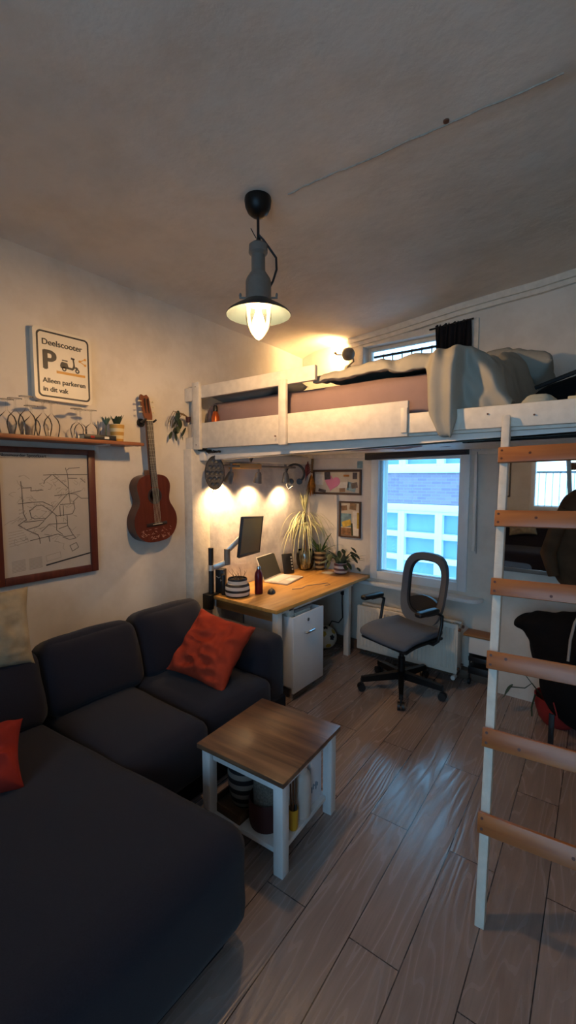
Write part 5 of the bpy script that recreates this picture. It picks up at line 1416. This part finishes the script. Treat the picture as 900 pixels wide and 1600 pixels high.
bm = B(); leaf(bm, (-.575, 3.40, .22), (-.25, -.05, -.45), .115, .085, .1, 8); leaf(bm, (-.60, 3.40, .17), (-.5, -.1, -.8), .10, .02, .1, 6); leaf(bm, (-.585, 3.42, .36), (-.4, -.1, -.3), .05, .03, .2, 6)
obj('foliage', bm, M['leafblue'], bp, smooth=70)
jk = thing('brown_jacket', 'dark brown jacket hanging in front of the mirror behind the ladder', 'jacket', (-.2, 3.5, 1.3))
blob('jacket', [((-.20, 3.50, 1.42), (.20, .11, .22), 0), ((-.32, 3.50, 1.26), (.105, .09, .20), 0), ((-.14, 3.50, 1.16), (.26, .12, .24), 0), ((-.20, 3.49, 1.54), (.14, .08, .10), 0), ((.05, 3.5, 1.35), (.22, .11, .30), 0)], M['brown'], .015, .022, 7, 8, jk)
obj('sleeve', tube(B(), [(-.30, 3.42, 1.50), (-.36, 3.415, 1.35), (-.40, 3.41, 1.20), (-.36, 3.41, 1.05)], [.04, .05, .05, .035], 14), M['brown'], jk, smooth=70)
obj('hanger_hook', tube(B(), [(-.12, 3.50, 1.6), (-.12, 3.50, 1.85), (-.12, 3.52, 1.90), (-.12, 3.53, 1.937)], .006, 8), M['blackmetal'], jk)

# ------------------------------------------------------------------ pendant lamp
lx, ly = -1.49, 1.69
t = thing('pendant_lamp', 'grey metal pendant lamp with blue grey shade and pointed glass', 'pendant lamp', (lx, ly, 2.42))
zc = ceil_z(lx, ly)
obj('canopy', lathe(B(), [(0, .0), (.064, .0), (.066, -.012), (.062, -.04), (.050, -.066), (.030, -.083), (.012, -.09), (0, -.09)], (lx, ly, zc-.001), 36), M['blackmetal'], t)
obj('chain', tube(B(), [(lx, ly, zc-.09), (lx, ly, 2.875)], .007, 10), M['black'], t)
bm = tube(B(), [(lx-.012, ly, 2.885), (lx-.02, ly-.01, 2.905), (lx-.03, ly-.02, 2.93)], .0022, 6); tube(bm, [(lx+.014*math.cos(a), ly, 2.868+.014*math.sin(a)) for a in [R(20*k) for k in range(18)]], .003, 6, closed=True); obj('hook', bm, M['blackmetal'], t)
rtv = V((.791, .611, 0))
def LP(s, z): return V((lx, ly, z))+rtv*s
obj('cable', tube(B(), [LP(.0, 2.90), LP(.025, 2.875), LP(.055, 2.835), LP(.088, 2.79), LP(.090, 2.735), LP(.072, 2.68), LP(.058, 2.655)], .0055, 8), M['black'], t)
obj('body', lathe(B(), [(0, 2.862), (.030, 2.860), (.045, 2.848), (.047, 2.812), (.040, 2.805), (.034, 2.80), (.034, 2.725), (.042, 2.715), (.058, 2.69), (.063, 2.675), (.063, 2.59), (.066, 2.585), (.066, 2.57), (0, 2.57)], (lx, ly, 0), 40), M['greymetal'], t)
obj('shade', lathe(B(), [(.060, 2.588), (.072, 2.582), (.085, 2.572), (.120, 2.552), (.150, 2.532), (.161, 2.518), (.159, 2.516), (.146, 2.528), (.116, 2.548), (.082, 2.567), (.060, 2.580)], (lx, ly, 0), 64), M['shadeblue'], t)
obj('glass', lathe(B(), [(.060, 2.572), (.063, 2.54), (.063, 2.505), (.058, 2.47), (.046, 2.44), (.024, 2.41), (.006, 2.396), (0, 2.394)], (lx, ly, 0), 40), M['lampglass'], t)
for s in (-1, 1):
    p = LP(s*.078, 2.60)
    obj('wing_screw', (lambda b: (cyl(b, LP(s*.06, 2.60), LP(s*.095, 2.60), .005, n=8), ellipsoid(b, LP(s*.090, 2.612), (.007, .006, .012), None, 10, 8))[0])(B()), M['greymetal'], t)
obj('bulb', lathe(B(), [(0, 2.440), (.016, 2.445), (.027, 2.46), (.030, 2.48), (.024, 2.505), (.014, 2.53), (.013, 2.55), (0, 2.55)], (lx, ly, 0), 24), M['bulb'], t)

# ------------------------------------------------------------------ light
def spot(name, loc, d, e, ang, blend, col, r=.02):
    l = bpy.data.lights.new(name, 'SPOT'); l.energy = e; l.spot_size = R(ang); l.spot_blend = blend; l.color = col; l.shadow_soft_size = r
    o = bpy.data.objects.new(name, l); COL.objects.link(o); o.location = loc; o.rotation_euler = V(d).to_track_quat('-Z', 'Y').to_euler()
WARM = (1, .62, .30)
for i, (p, d) in enumerate(SPOTS): spot('spot_light', p, d, (19, 12, 15)[i], 130, .8, WARM)
spot('reading_light', V((-2.145, 3.70, 2.868))+ax*.04, ax, 22, 160, .9, (1, .60, .24))
w = bpy.data.worlds.new('world'); scene.world = w; w.use_nodes = True
bg = w.node_tree.nodes['Background']; bg.inputs[0].default_value = (.33, .66, 1.0, 1); bg.inputs[1].default_value = 3.1
for nm, W, y, rx in (('window_1', W1, YW+.2, -90), ('window_2', W2, YW+.2, -90), ('window_3', W3, YB-.18, 90), ('added_door_1', D1, YB-.18, 90)):
    l = bpy.data.lights.new('portal_'+nm, 'AREA'); l.shape = 'RECTANGLE'; l.size = W[1]-W[0]; l.size_y = W[3]-W[2]; l.cycles.is_portal = True
    o = bpy.data.objects.new('portal_'+nm, l); COL.objects.link(o); o.location = ((W[0]+W[1])/2, y, (W[2]+W[3])/2); o.rotation_euler = (R(rx), 0, 0)

scene.view_settings.view_transform = 'Standard'; scene.view_settings.look = 'None'
scene.view_settings.gamma = 1; scene.view_settings.use_curve_mapping = False
scene.view_settings.exposure = 0.85
